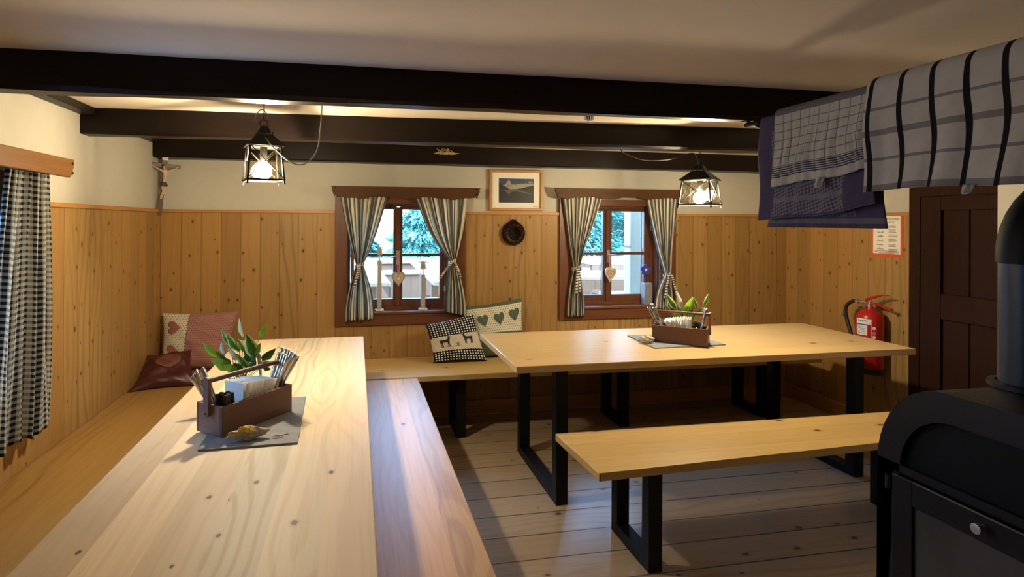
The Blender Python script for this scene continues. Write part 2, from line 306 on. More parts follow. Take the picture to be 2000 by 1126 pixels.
# ------------------------------------------------------------------ mesh builder
ORG = {}
class MB:
    def __init__(s): s.v = []; s.f = []; s.uv = {}; s.mi = {}
    def add(s, vs, fs, uvs=None, mi=0):
        b = len(s.v); s.v += [tuple(p) for p in vs]
        for i, f in enumerate(fs):
            k = len(s.f); s.f.append(tuple(b + j for j in f))
            if uvs: s.uv[k] = uvs[i]
            if mi: s.mi[k] = mi
        return s
    def box(s, x0, x1, y0, y1, z0, z1, M4=None, mi=0):
        vs = [Vector((x, y, z)) for z in (z0, z1) for y in (y0, y1) for x in (x0, x1)]
        if M4 is not None: vs = [M4 @ p for p in vs]
        return s.add(vs, [(0, 2, 3, 1), (4, 5, 7, 6), (0, 1, 5, 4), (2, 6, 7, 3), (0, 4, 6, 2), (1, 3, 7, 5)], mi=mi)
    def prism(s, pts, axis, a, b, mi=0):   # polygon (2-D list) pushed along an axis; pts are the two other axes in order
        def P(p, t):
            q = list(p); q.insert('xyz'.index(axis), t); return q
        n = len(pts); vs = [P(p, a) for p in pts] + [P(p, b) for p in pts]
        tri = tessellate_polygon([[Vector((*p, 0)) for p in pts]])
        fs = [tuple(t) for t in tri] + [tuple(n + i for i in reversed(t)) for t in tri] + [(i, (i + 1) % n, n + (i + 1) % n, n + i) for i in range(n)]
        return s.add(vs, fs, mi=mi)
    def tube(s, pts, r, seg=10, caps=True):
        pts = [Vector(p) for p in pts]; n = len(pts); rs = r if isinstance(r, (list, tuple)) else [r] * n
        vs = []; up = None
        for i, p in enumerate(pts):
            d = (pts[min(i + 1, n - 1)] - pts[max(i - 1, 0)]).normalized()
            if up is None: up = d.orthogonal().normalized()
            up = (up - d * up.dot(d)); up = up.normalized() if up.length > 1e-6 else d.orthogonal().normalized()
            w_ = d.cross(up)
            vs += [p + (up * math.cos(2 * PI * j / seg) + w_ * math.sin(2 * PI * j / seg)) * rs[i] for j in range(seg)]
        fs = [(i * seg + j, i * seg + (j + 1) % seg, (i + 1) * seg + (j + 1) % seg, (i + 1) * seg + j) for i in range(n - 1) for j in range(seg)]
        if caps: fs += [tuple(reversed(range(seg))), tuple((n - 1) * seg + j for j in range(seg))]
        return s.add(vs, fs)
    def lathe(s, prof, seg=32, M4=None, uv=False):
        vs = [Vector((r * math.cos(2 * PI * j / seg), r * math.sin(2 * PI * j / seg), z)) for r, z in prof for j in range(seg)]
        if M4 is not None: vs = [M4 @ p for p in vs]
        fs, uvs = [], []
        for i in range(len(prof) - 1):
            for j in range(seg):
                fs.append((i * seg + j, i * seg + (j + 1) % seg, (i + 1) * seg + (j + 1) % seg, (i + 1) * seg + j))
                a, b, c, d = j / seg, (j + 1) / seg, i / len(prof), (i + 1) / len(prof); uvs.append([(a, c), (b, c), (b, d), (a, d)])
        return s.add(vs, fs, uvs if uv else None)
    def grid(s, fn, nu, nv, uvf=None, close=False):
        vs = [fn(i / nu, j / nv) for j in range(nv + 1) for i in range(nu + 1)]
        fs, uvs = [], []
        for j in range(nv):
            for i in range(nu):
                a = j * (nu + 1) + i; fs.append((a, a + 1, a + nu + 2, a + nu + 1))
                q = [(i / nu, j / nv), ((i + 1) / nu, j / nv), ((i + 1) / nu, (j + 1) / nv), (i / nu, (j + 1) / nv)]
                uvs.append([uvf(*p) if uvf else p for p in q])
        return s.add(vs, fs, uvs)
    def sphere(s, c, r, seg=14, rings=9, sc_=(1, 1, 1)):
        c = Vector(c)
        prof = [(math.sin(PI * i / rings), -math.cos(PI * i / rings)) for i in range(rings + 1)]
        vs = [c + Vector((a * math.cos(2 * PI * j / seg) * r * sc_[0], a * math.sin(2 * PI * j / seg) * r * sc_[1], z * r * sc_[2])) for a, z in prof for j in range(seg)]
        fs = [(i * seg + j, i * seg + (j + 1) % seg, (i + 1) * seg + (j + 1) % seg, (i + 1) * seg + j) for i in range(rings) for j in range(seg)]
        return s.add(vs, fs)
    def build(s, name, mat, parent=None, bevel=0.0, smooth=40, solid=0.0, subsurf=0, local=False):
        me = bpy.data.meshes.new(name)
        off = Vector((0, 0, 0)) if (local or parent is None) else ORG.get(parent.name, Vector((0, 0, 0)))
        me.from_pydata([Vector(p) - off for p in s.v], [], s.f)
        mats = mat if isinstance(mat, (list, tuple)) else [mat]
        for q in mats: me.materials.append(q)
        for k, i in s.mi.items(): me.polygons[k].material_index = i
        if s.uv:
            l = me.uv_layers.new(name='uv')
            for k, cs in s.uv.items():
                for li, c in zip(me.polygons[k].loop_indices, cs): l.data[li].uv = c
        if not s.uv:
            bm = bmesh.new(); bm.from_mesh(me); bmesh.ops.remove_doubles(bm, verts=bm.verts, dist=1e-6); bmesh.ops.recalc_face_normals(bm, faces=bm.faces); bm.to_mesh(me); bm.free()
        if smooth:
            me.shade_smooth(); me.set_sharp_from_angle(angle=math.radians(smooth))
        o = bpy.data.objects.new(name, me); COL.objects.link(o)
        if parent is not None: o.parent = parent
        ORG[o.name] = off
        if solid:
            md = o.modifiers.new('thickness', 'SOLIDIFY'); md.thickness = solid; md.offset = 0
        if bevel:
            md = o.modifiers.new('bevel', 'BEVEL'); md.width = bevel; md.segments = 2; md.limit_method = 'ANGLE'; md.angle_limit = math.radians(50)
        if subsurf:
            md = o.modifiers.new('subsurf', 'SUBSURF'); md.levels = subsurf; md.render_levels = subsurf
        return o
def tag(o, label=None, cat=None, group=None, kind=None):
    if label: o['label'] = label
    if cat: o['category'] = cat
    if group: o['group'] = group
    if kind: o['kind'] = kind
    return o
def thing(name, label, cat, loc=(0, 0, 0), rz=0.0, group=None, kind=None):
    o = bpy.data.objects.new(name, None); COL.objects.link(o); o.location = loc; o.rotation_euler = (0, 0, rz); o.empty_display_size = .05
    ORG[o.name] = Vector(loc); tag(o, label, cat, group, kind); return o
def clone(root, loc=None, rot=None, label=None, group=None):
    def cp(o, par):
        c = o.copy(); COL.objects.link(c); c.parent = par; ORG[c.name] = ORG.get(o.name, Vector())
        for ch in o.children: cp(ch, c)
        return c
    r = cp(root, None)
    if loc is not None: r.location = loc
    if rot is not None: r.rotation_euler = rot
    if label: r['label'] = label
    if group: r['group'] = group
    return r
def text(s_, name, mat, parent, M4, size, align='CENTER', label=None):
    c = bpy.data.curves.new(name, 'FONT'); c.body = s_; c.size = size; c.align_x = align; c.align_y = 'CENTER'; c.extrude = .0003
    o = bpy.data.objects.new(name, c); dg = bpy.context.evaluated_depsgraph_get()
    me = bpy.data.meshes.new_from_object(o); bpy.data.objects.remove(o)
    me.name = name; me.materials.clear(); me.materials.append(mat)
    o = bpy.data.objects.new(name, me); COL.objects.link(o); o.parent = parent
    off = ORG.get(parent.name, Vector()); o.matrix_local = Matrix.Translation(-off) @ M4
    return o
def heart2d(n=36):
    r = []
    for i in range(n):
        t = 2 * PI * i / n; r.append((16 * math.sin(t) ** 3 / 17, (13 * math.cos(t) - 5 * math.cos(2 * t) - 2 * math.cos(3 * t) - math.cos(4 * t)) / 17))
    return r
FX = Matrix.Rotation(PI / 2, 4, 'X')      # text upright, reading towards -y

# ------------------------------------------------------------------ the room
S = dict(kind='structure')
HP = 1.5426
W1 = (1.262, 2.02, .795, 1.60); W2 = (3.02, 3.75, .795, 1.60)      # window openings in the back wall (x0,x1,z0,z1)
W3 = (-2.28, -1.83, .82, 1.60)                                     # in the left wall (y0,y1,z0,z1)
Y0 = -5.4                                                          # wall behind the camera
tag(MB().box(-.3, W + .3, Y0 - .3, .3, -.12, 0).build('floor', M['floor']), kind='structure')
tag(MB().box(-.3, W + .3, Y0 - .3, .3, H, H + .15).build('ceiling', M['ceil']), kind='structure')
def holed(mb, u0, u1, z0, z1, holes, fn):     # rectangular wall with rectangular holes, as boxes
    us = sorted({u0, u1, *[h[0] for h in holes], *[h[1] for h in holes]})
    for a, b in zip(us, us[1:]):
        hs = sorted([(h[2], h[3]) for h in holes if h[0] <= a + 1e-6 and h[1] >= b - 1e-6]); z = z0
        for p, q in hs:
            p2 = min(p, z1)
            if p2 > z + 1e-6: fn(mb, a, b, z, p2)
            z = max(z, min(q, z1))
        if z1 > z + 1e-6: fn(mb, a, b, z, z1)
    return mb
wb = thing('wall_back', None, None, kind='structure')
holed(MB(), -.3, W + .3, 0, H, (W1, W2), lambda m_, a, b, c, d: m_.box(a, b, .018, .30, c, d)).build('plaster', M['plaster'], wb)
holed(MB(), 0, W, 0, HP - .02, (W1, W2), lambda m_, a, b, c, d: m_.box(a, b, 0, .018, c, d)).build('wood_panelling', M['panel_back'], wb)
mb = MB()
for a, b in ((0, 1.175), (2.145, 2.892), (3.895, W)): mb.box(a, b, -.012, .018, HP - .022, HP)
mb.build('dado_rail', M['rail'], wb, bevel=.003)
wl = thing('wall_left', None, None, kind='structure')
holed(MB(), Y0, 0.0, 0, H, (W3,), lambda m_, a, b, c, d: m_.box(-.30, -.018, a, b, c, d)).build('plaster', M['plaster'], wl)
holed(MB(), Y0, 0.0, 0, HP - .02, (W3,), lambda m_, a, b, c, d: m_.box(-.018, 0, a, b, c, d)).build('wood_panelling', M['panel_side'], wl)
mb = MB(); mb.box(-.018, .012, -1.56, 0, HP - .022, HP); mb.box(-.018, .012, Y0, -2.85, HP - .022, HP); mb.build('dado_rail', M['rail'], wl, bevel=.003)
wr = thing('wall_right', None, None, kind='structure')
MB().box(W + .018, W + .3, Y0, 0, 0, H).build('plaster', M['plaster'], wr)
MB().box(W, W + .018, -1.113, 0, 0, HP - .02).build('wood_panelling', M['panel_side'], wr)
MB().box(W - .012, W + .018, -1.113, 0, HP - .022, HP).build('dado_rail', M['rail'], wr, bevel=.003)
MB().box(4.5, W + .018, -3.4, -1.93, 0, H).build('chimney_breast', M['plaster'], wr)
tag(MB().box(-.3, W + .3, Y0 - .3, Y0, 0, H).build('wall_front', M['plaster']), kind='structure')
tag(MB().box(0, W, -.016, 0, 0, .11).build('baseboard_back', M['rail'], bevel=.004), kind='structure')
tag(MB().box(W - .016, W, -1.11, -.016, 0, .11).build('baseboard_right', M['rail'], bevel=.004), kind='structure')
# ceiling beams
def beam(n, name, pts, z0, z1, ch=.014):
    # pts: (x0, yfront0, yback0), (x1, yfront1, yback1)
    mb = MB(); (xa, fa, ba), (xb, fb, bb) = pts; N = 24; rows = []
    r = random.Random(n)
    for i in range(N + 1):
        t = i / N; x = xa + (xb - xa) * t; f = fa + (fb - fa) * t; b = ba + (bb - ba) * t
        j = lambda s_=.004: r.uniform(-s_, s_)
        rows.append([(x, f + j(), z1 + .01), (x, f + j(), z0 + ch + j()), (x, f + ch + j(), z0 + j(.003)), (x, b - ch + j(), z0 + j(.003)), (x, b + j(), z0 + ch + j()), (x, b + j(), z1 + .01)])
    vs = [p for q in rows for p in q]; fs = []
    for i in range(N):
        for k in range(6):
            a = i * 6 + k; b = i * 6 + (k + 1) % 6; fs.append((a, b, b + 6, a + 6))
    fs += [tuple(range(6)), tuple(N * 6 + k for k in reversed(range(6)))]
    mb.add(vs, fs); return tag(mb.build(name, M['beam'], smooth=30), kind='structure')
beam(1, 'trim_1', ((-.02, -2.135, -2.045), (W + .02, -2.185, -2.09)), 1.89, H)
beam(2, 'trim_2', ((-.02, -1.125, -1.01), (W + .02, -1.345, -1.19)), 1.89, H)
beam(3, 'trim_3', ((0.0, -.135, .018), (W, -.135, .018)), 1.888, H, .006)
tag(MB().box(-.018, .05, -1.98, -.13, H - .035, H + .005).build('trim_4', M['beam_y'], bevel=.004), kind='structure')

# ------------------------------------------------------------------ windows
def window(n, o, gl, casL, casR, zb_l, hinge_side):
    x0, x1, z0, z1 = o; t = thing('window_%d' % n, None, None, ((x0 + x1) / 2, 0, z0), kind='structure')
    mb = MB(); mb.box(casL, x0, -.02, .018, .70, 1.648); mb.box(x1, casR, -.02, .018, .70, 1.648)
    mb.build('casing', M['brown'], t, bevel=.003)
    mb = MB(); mb.box(x0, x1, -.02, .018, .70, z0 - .012); mb.box(x0, x1, -.02, .018, z1, 1.648); mb.build('casing_board', M['brown_h'], t, bevel=.003)
    mb = MB(); 
    for a, b in ((x0, x0 + .004), (x1 - .004, x1)): mb.box(a, b, .018, .30, z0, z1)
    mb.box(x0, x1, .018, .30, z1 - .004, z1); mb.build('reveal', M['brown'], t)
    MB().box(x0 + .004, x1 - .004, -.032, .30, z0 - .014, z0 + .004).build('sill', M['brown_h'], t, bevel=.004)
    f = MB(); f.box(x0 + .004, x0 + .022, .09, .15, z0 + .004, z1 - .004); f.box(x1 - .022, x1 - .004, .09, .15, z0 + .004, z1 - .004)
    f.box(x0 + .022, x1 - .022, .09, .15, z0 + .004, z0 + .03); f.box(x0 + .022, x1 - .022, .09, .15, z1 - .022, z1 - .004); f.build('window_frame', M['brown'], t, bevel=.002)
    mid = (gl[1] + gl[2]) / 2; zt, zb, zc = 1.557, .877, (1.212)
    for (a, b, g0, g1) in ((x0 + .024, mid - .001, gl[0], gl[1]), (mid + .001, x1 - .024, gl[2], gl[3])):
        s = MB(); s.box(a, g0, .095, .135, z0 + .03, z1 - .024); s.box(g1, b, .095, .135, z0 + .03, z1 - .024)
        s.box(g0, g1, .095, .135, z0 + .03, zb); s.box(g0, g1, .095, .135, zt, z1 - .024)
        so = s.build('sash', M['brown'], t, bevel=.004)
        MB().box(g0, g1, .10, .13, zc - .011, zc + .011).build('glazing_bar', M['brown_h'], so, bevel=.003)
        for za, zz in ((zb, zc - .011), (zc + .011, zt)): MB().box(g0, g1, .114, .118, za, zz).build('pane', M['glass'], so, smooth=0)
    cv = MB(); cv.box(mid - .017, mid + .017, .08, .096, z0 + .034, z1 - .03); cv.build('meeting_stile', M['brown'], t, bevel=.003)
    h = MB(); h.box(mid - .012, mid + .012, .072, .081, 1.14, 1.245); h.tube([(mid, .075, 1.205), (mid, .045, 1.205)], .008, 8)
    h.tube([(mid, .048, 1.205), (mid + (.055 if n == 2 else -.05), .044, 1.198), (mid + (.062 if n == 2 else -.058), .044, 1.197)], .0075, 8); h.build('window_handle', M['handle'], t)
    h = MB()
    for zz in (.95, 1.42):
        for xx in (x0 + .022, x1 - .022): h.tube([(xx, .088, zz - .02), (xx, .088, zz + .02)], .006, 8)
    h.build('hinge', M['handle'], t)
    return t
window(1, W1, (1.313, 1.604, 1.674, 1.962), 1.175, 2.145, 0, 1)
window(2, W2, (3.07, 3.308, 3.384, 3.671), 2.892, 3.895, 0, -1)
y0, y1, z0, z1 = W3
t = thing('window_3', None, None, (0, -2.055, z0), kind='structure')
mb = MB(); mb.box(-.018, .02, y1, y1 + .22, .70, 1.65); mb.box(-.018, .02, y0 - .3, y0, .70, 1.65); mb.box(-.018, .02, y0, y1, .70, z0); mb.box(-.018, .02, y0, y1, z1, 1.65); mb.build('casing', M['brown'], t, bevel=.003)
f = MB(); ym = (y0 + y1) / 2
f.box(-.15, -.09, y1 - .05, y1, z0, z1); f.box(-.15, -.09, y0, y0 + .05, z0, z1); f.box(-.15, -.09, y0 + .05, y1 - .05, z0, z0 + .06); f.box(-.15, -.09, y0 + .05, y1 - .05, z1 - .06, z1); f.box(-.15, -.09, ym - .02, ym + .02, z0 + .06, z1 - .06); f.build('window_frame', M['brown'], t, bevel=.003)
for a, b in ((y0 + .05, ym - .02), (ym + .02, y1 - .05)): MB().box(-.122, -.118, a, b, z0 + .06, z1 - .06).build('pane', M['glass'], t, smooth=0)
MB().box(-.30, -.018, y0, y1, z0 - .02, z0).build('sill', M['brown_h'], t)

# ------------------------------------------------------------------ door on the right wall
t = thing('door_1', None, None, (W, -1.55, 0), kind='structure')
DY1, DY0 = -1.113, -1.93
mb = MB(); mb.box(W - .03, W + .02, DY1 - .07, DY1, 0, 1.72); mb.box(W - .03, W + .02, DY0, DY1 - .07, 1.64, 1.72); mb.build('door_frame', M['door'], t, bevel=.004)
mb = MB(); xa, xb = W - .005, W + .018
ys = (DY1 - .07, DY1 - .20, DY0 + .0)
mb.box(xa - .018, xb, ys[1], ys[0], 0.01, 1.64); mb.box(xa - .018, xb, DY0, DY0 + .13, .01, 1.64)
mb.box(xa - .018, xb, DY0 + .13, ys[1], .87, 1.03); mb.box(xa - .018, xb, DY0 + .13, ys[1], .01, .18); mb.box(xa - .018, xb, DY0 + .13, ys[1], 1.55, 1.64)
dl = mb.build('door_leaf', M['door'], t, bevel=.005)
for za, zz in ((.18, .87), (1.03, 1.55)):
    mb = MB()
    for k in range(3):
        a = DY0 + .13 + k * (ys[1] - DY0 - .13) / 3; b = DY0 + .13 + (k + 1) * (ys[1] - DY0 - .13) / 3
        mb.box(xa - .004, xb, a + .006, b - .006, za, zz); mb.box(xa + .006, xb, a, b, za, zz)
    mb.build('door_panel', M['door'], dl, bevel=.002)
mb = MB(); mb.box(xa - .024, xa - .018, DY0 + .05, DY0 + .09, .95, 1.13); mb.tube([(xa - .024, DY0 + .07, 1.06), (xa - .06, DY0 + .07, 1.06), (xa - .06, DY0 + .17, 1.06)], .008, 8); mb.build('door_handle', M['iron'], t)

# ------------------------------------------------------------------ pelmets and curtains
def pelmet(label, x0, x1, z0, z1, y0):
    t = thing('curtain_pelmet', label, 'pelmet', ((x0 + x1) / 2, 0, z0))
    N = 40; up, lo = [], []; r = random.Random(int(x0 * 100))
    for i in range(N + 1):
        x = x0 + (x1 - x0) * i / N; lo.append((x, z0 + .008 * math.sin(i * .5 + x0) + .004 * math.sin(i * 1.3)))
    pts = [(x0 + .022, z0)] + [(p[0], p[1]) for p in lo[1:-1]] + [(x1 - .022, z0), (x1 - .012, z0 + .03), (x1 - .002, z0 + .052), (x1 - .006, z0 + .062), (x1 + .002, z1), (x0 - .002, z1), (x0 + .006, z0 + .062), (x0 + .002, z0 + .052), (x0 + .012, z0 + .03)]
    MB().prism(pts, 'y', y0, y0 + .022).build('face_board', M['pelmet'], t, bevel=.003)
    MB().box(x0 + .03, x1 - .03, y0 + .0225, -.021, z1 - .018, z1 - .002).build('top_board', M['pelmet'], t)
    for xx, zz in ((x0 + .03, z0 + .03), (x0 + .028, z0 + .068), (x1 - .03, z0 + .03), (x1 - .028, z0 + .068)): MB().lathe([(.0, 0), (.007, 0), (.007, .004), (0, .005)], 10, Matrix.Translation((xx, y0 + .0005, zz)) @ FX).build('peg', M['beam'], t)
    MB().tube([(x0 + .04, -.052, z0 + .012), (x1 - .04, -.052, z0 + .012)], .005, 8).build('curtain_rod', M['brown_h'], t)
K = .979
def sh(x, z): return CX + (x - CX) * K, CZ + (z - CZ) * K
a, b = sh(1.146, 1.643), sh(2.258, 1.724); pelmet('brown carved wooden pelmet above the window with the reindeer figures', a[0], b[0], a[1], b[1], -.09)
a, b = sh(2.863, 1.662), sh(3.99, 1.735); pelmet('brown carved wooden pelmet above the window with the blue flower', a[0], b[0], a[1], b[1], -.09)
t = thing('curtain_pelmet', 'long brown wooden pelmet on the left wall above the checked curtain', 'pelmet', (0, -2.2, 1.65))
y1 = -1.455
pts = [(-2.98, 1.655), (-1.60, 1.650), (y1 - .035, 1.648), (y1 - .014, 1.668), (y1 - .012, 1.685), (y1 - .004, 1.692), (y1, 1.728), (-2.98, 1.726)]
MB().prism(pts, 'x', .085, .107).build('face_board', M['pelmet_l'], t, bevel=.003)
MB().box(.0205, .085, -2.95, y1 - .03, 1.705, 1.722).build('top_board', M['pelmet_l'], t)
for zz in (1.668, 1.71): MB().lathe([(0, 0), (.006, 0), (.006, .004), (0, .005)], 10, Matrix.Translation((.106, y1 - .02, zz)) @ Matrix.Rotation(PI / 2, 4, 'Y')).build('peg', M['beam'], t)
MB().tube([(.05, -2.95, 1.66), (.05, y1 - .05, 1.66)], .005, 8).build('curtain_rod', M['brown_h'], t)

def curtain(label, top, tie, bot, y0, folds, bow, tails, seed, amp=.016):
    # top: x0,x1,z  tie: x0,x1,z  bot: x0,x1,z0(left),z1(right); bow: outward bulge of left and right edge above the tie
    t = thing('striped_curtain', label, 'curtain', ((top[0] + top[1]) / 2, y0, bot[2]), group='striped tied curtains'); r = random.Random(seed)
    ph = r.uniform(0, 6); cw = (top[1] - top[0]) * 1.25
    def ease(s): return s * s * (3 - 2 * s)
    def edge(s, side):
        zt, zi = top[2], tie[2]; a, i_, b = top[side], tie[side], bot[side]
        if s < .55:
            q = s / .55; bl = bow[side]; x = a + (i_ - a) * (q ** (1.15 if bl == 0 else 1.0)) + bl * math.sin(PI * q ** 1.2); return x, zt + (zi - zt) * q
        q = (s - .55) / .45; zb = bot[2 + side]
        x = i_ + (b - i_) * math.sin(PI / 2 * min(1, q * 1.05)); return x, zi + (zb - zi) * q
    def fn(u, v):
        (xl, zl), (xr, zr) = edge(v, 0), edge(v, 1); ww = xr - xl
        comp = min(1.0, ww / (top[1] - top[0])); A = amp * (.45 + .9 * (1 - comp)) * (.5 if v < .03 else 1)
        d = A * math.sin(2 * PI * folds * u + ph + .6 * math.sin(3 * v)) + A * .4 * math.sin(2 * PI * folds * 2.3 * u + ph * 2)
        x = xl + ww * u + .006 * math.sin(2 * PI * folds * u * 1.0 + 1.2) * min(1, comp * 1.5); z = zl + (zr - zl) * u + (.005 * math.sin(2 * PI * folds * u) if v > .98 else 0)
        return (x, y0 + d - (.012 * math.sin(PI * min(1, max(0, (v - .4) / .3))) if .4 < v < .7 else 0), z)
    MB().grid(fn, 96, 60, lambda u, v: (u * cw, v)).build('cloth', M['stripe'], t, solid=.0016, smooth=60)
    (xl, z_), (xr, _) = edge(.55, 0), edge(.55, 1); cx = (xl + xr) / 2; rw = (xr - xl) / 2 + .006
    mb = MB(); ring = lambda u, v: (cx + rw * math.cos(2 * PI * u), y0 - .006 + .042 * math.sin(2 * PI * u), z_ + .012 - .024 * v + .012 * math.cos(2 * PI * u))
    tb = mb.grid(ring, 28, 3, lambda u, v: (v, u * .25)).build('tie_band', M['ribbon_stripe'], t, solid=.003)
    for (dx, dz, x_off) in tails:
        def tl(u, v): return (cx + x_off + dx * v + (u - .5) * .018, y0 - .052 - .01 * math.sin(PI * v) - .004 * math.sin(9 * v), z_ + .004 + dz * v + .01 * math.sin(PI * v))
        MB().grid(tl, 2, 12, lambda u, v: (u, v * .2)).build('tie_tail', M['ribbon_stripe'], t, solid=.003)
    return t
curtain('striped curtain tied at the left of the reindeer window', (1.203, 1.551, 1.655), (1.325, 1.378, 1.149), (1.245, 1.455, .745, .76), -.05, 7, (0, .012), ((-.02, -.10, .005), (-.035, -.16, 0)), 1)
curtain('striped curtain tied at the right of the reindeer window, above the deer pillow', (1.743, 2.147, 1.655), (2.012, 2.055, 1.172), (1.975, 2.135, .80, .765), -.05, 7, (-.035, .012), ((-.10, -.13, 0), (.05, -.12, .005)), 2)
curtain('striped curtain tied at the left of the window with the blue flower', (2.90, 3.228, 1.668), (2.99, 3.036, 1.113), (2.942, 3.095, .735, .735), -.05, 6, (0, .0), ((-.012, -.20, -.005), (.014, -.19, 0)), 3)
curtain('striped curtain tied at the right of the blue flower window, behind the far plant', (3.609, 3.90, 1.668), (3.767, 3.812, 1.052), (3.69, 3.86, .775, .775), -.05, 6, (.0, .005), ((-.035, -.19, -.01), (.05, -.17, .01)), 4)
t = thing('checked_curtain', 'navy and white checked curtain hanging by the left wall window', 'curtain', (.06, -1.75, .6))
def fn(u, v):
    ya, yb = -1.862 - .17 * v ** .8, -1.568 + .022 * v
    y = ya + (yb - ya) * u; am = .6 + .4 * v
    d = .020 * am * math.sin(2 * PI * 5.0 * (u + .03 * math.sin(3 * v))) + .009 * math.sin(2 * PI * 11.5 * u + v)
    zb = .632 - .035 * u + .016 * math.sin(2 * PI * 2.3 * u + .6)
    return (.060 + d, y, 1.67 + (zb - 1.67) * v)
MB().grid(fn, 150, 60, lambda u, v: (u * .70, v * 1.07)).build('cloth', M['gingham'], t, solid=.0016, smooth=60)

# ------------------------------------------------------------------ tables and benches
def uframe(mb, x0, x1, ya, yb, zt, wy=.06, th=.012):
    mb.box(x0, x1, ya, ya + wy, 0, zt); mb.box(x0, x1, yb - wy, yb, 0, zt); mb.box(x0, x1, ya + wy, yb - wy, 0, .05); mb.box(x0, x1, ya + wy, yb - wy, zt - th, zt)
def slab(pts, z0, z1): return MB().prism(pts, 'z', z0, z1)
HT, HB = .75, .4523
t = thing('dining_table', 'long pale larch dining table in the left foreground, with black steel legs', 'table', (.639, -.65, 0))
MB().box(.639, 1.3734, -3.35, -.65, HT - .04, HT).build('tabletop', M['tab_y'], t, bevel=.004)
for ya in (-1.05, -3.0):
    mb = MB(); mb.box(.70, .76, ya, ya + .065, 0, HT - .04); mb.box(1.21, 1.27, ya, ya + .065, 0, HT - .04); mb.box(.76, 1.21, ya, ya + .065, 0, .05); mb.box(.76, 1.21, ya, ya + .065, HT - .052, HT - .04); mb.build('leg', M['steel'], t, bevel=.003)
t = thing('dining_table', 'larch dining table by the two windows, on black steel frames', 'table', (2.106, -1.527, 0))
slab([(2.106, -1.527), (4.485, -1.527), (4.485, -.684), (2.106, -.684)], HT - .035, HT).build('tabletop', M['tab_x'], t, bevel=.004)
for xx in (2.346, 4.155):
    mb = MB(); uframe(mb, xx, xx + .065, -1.445, -.735, HT - .035); mb.build('leg', M['steel'], t, bevel=.003)
t = thing('bench', 'long aisle bench beside the left foreground table, lit blue along one edge', 'bench', (1.30, -.574, 0))
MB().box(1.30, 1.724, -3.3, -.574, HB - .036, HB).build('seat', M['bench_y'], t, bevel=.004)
for ya in (-.95, -2.9):
    mb = MB(); mb.box(1.345, 1.405, ya, ya + .065, 0, HB - .036); mb.box(1.61, 1.67, ya, ya + .065, 0, HB - .036); mb.box(1.405, 1.61, ya, ya + .065, 0, .05); mb.box(1.405, 1.61, ya, ya + .065, HB - .048, HB - .036); mb.build('leg', M['steel'], t, bevel=.003)
t = thing('bench', 'free standing larch bench in front of the window table, ending at the stove', 'bench', (2.292, -2.085, 0))
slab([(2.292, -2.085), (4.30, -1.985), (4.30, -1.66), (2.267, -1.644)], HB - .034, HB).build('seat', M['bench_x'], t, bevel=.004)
for xx, ya in ((2.53, -2.052), (3.99, -1.985)):
    mb = MB(); uframe(mb, xx, xx + .062, ya, -1.70, HB - .034); mb.build('leg', M['steel'], t, bevel=.003)
t = thing('wall_bench', 'larch wall bench under the two windows carrying the deer and green pillows', 'bench', (.43, 0, 0))
MB().box(.43, 4.784, -.544, -.002, HB - .036, HB).build('seat', M['bench_x'], t, bevel=.004)
for xx in (2.0, 3.195, 4.335):
    mb = MB(); uframe(mb, xx, xx + .065, -.46, -.12, HB - .036); mb.build('leg', M['steel'], t, bevel=.003)
t = thing('wall_bench', 'orange toned wall bench along the left wall under the checked curtain', 'bench', (0, -3.5, 0))
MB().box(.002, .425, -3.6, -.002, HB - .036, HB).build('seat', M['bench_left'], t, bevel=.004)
for ya in (-.9, -2.6):
    mb = MB(); mb.box(.05, .11, ya, ya + .065, 0, HB - .036); mb.box(.32, .38, ya, ya + .065, 0, HB - .036); mb.box(.11, .32, ya, ya + .065, 0, .05); mb.box(.11, .32, ya, ya + .065, HB - .048, HB - .036); mb.build('leg', M['steel'], t, bevel=.003)

# ------------------------------------------------------------------ pillows
def pillow(name, label, cor, thick, mat, name_part='cover', inset=.05, noise_=.004, seed=1, back=None):
    bl, br, tr, tl = [Vector(p) for p in cor]; nrm = (br - bl).cross(tl - bl).normalized(); r = random.Random(seed); ph = [r.uniform(0, 6) for _ in range(6)]
    o = (bl + br) / 2; t = thing(name, label, 'pillow', (o.x, o.y, min(p.z for p in (bl, br, tr, tl))))
    def P(u, v, side=1, off=0.0):
        uu_ = .5 + (u - .5) * (1 - inset * (1 - (2 * v - 1) ** 2)); vv = .5 + (v - .5) * (1 - inset * (1 - (2 * u - 1) ** 2))
        p = bl * (1 - uu_) * (1 - vv) + br * uu_ * (1 - vv) + tr * uu_ * vv + tl * (1 - uu_) * vv
        k = max(0, (1 - abs(2 * u - 1) ** 2.6)) ** .55 * max(0, (1 - abs(2 * v - 1) ** 2.6)) ** .55
        w_ = noise_ * k * (math.sin(9 * u + 5 * v + ph[0]) + math.sin(14 * v - 6 * u + ph[1]) + .6 * math.sin(21 * u + 17 * v + ph[2]))
        return p + nrm * (side * (thick / 2 * k + off) + w_)
    mb = MB(); mb.grid(lambda u, v: P(u, v, 1), 40, 40); n = len(mb.v)
    mb.grid(lambda u, v: P(1 - u, v, -1), 40, 40, lambda u, v: (1 - u, v))
    mb.build(name_part, mat, t, smooth=80)
    return t, P
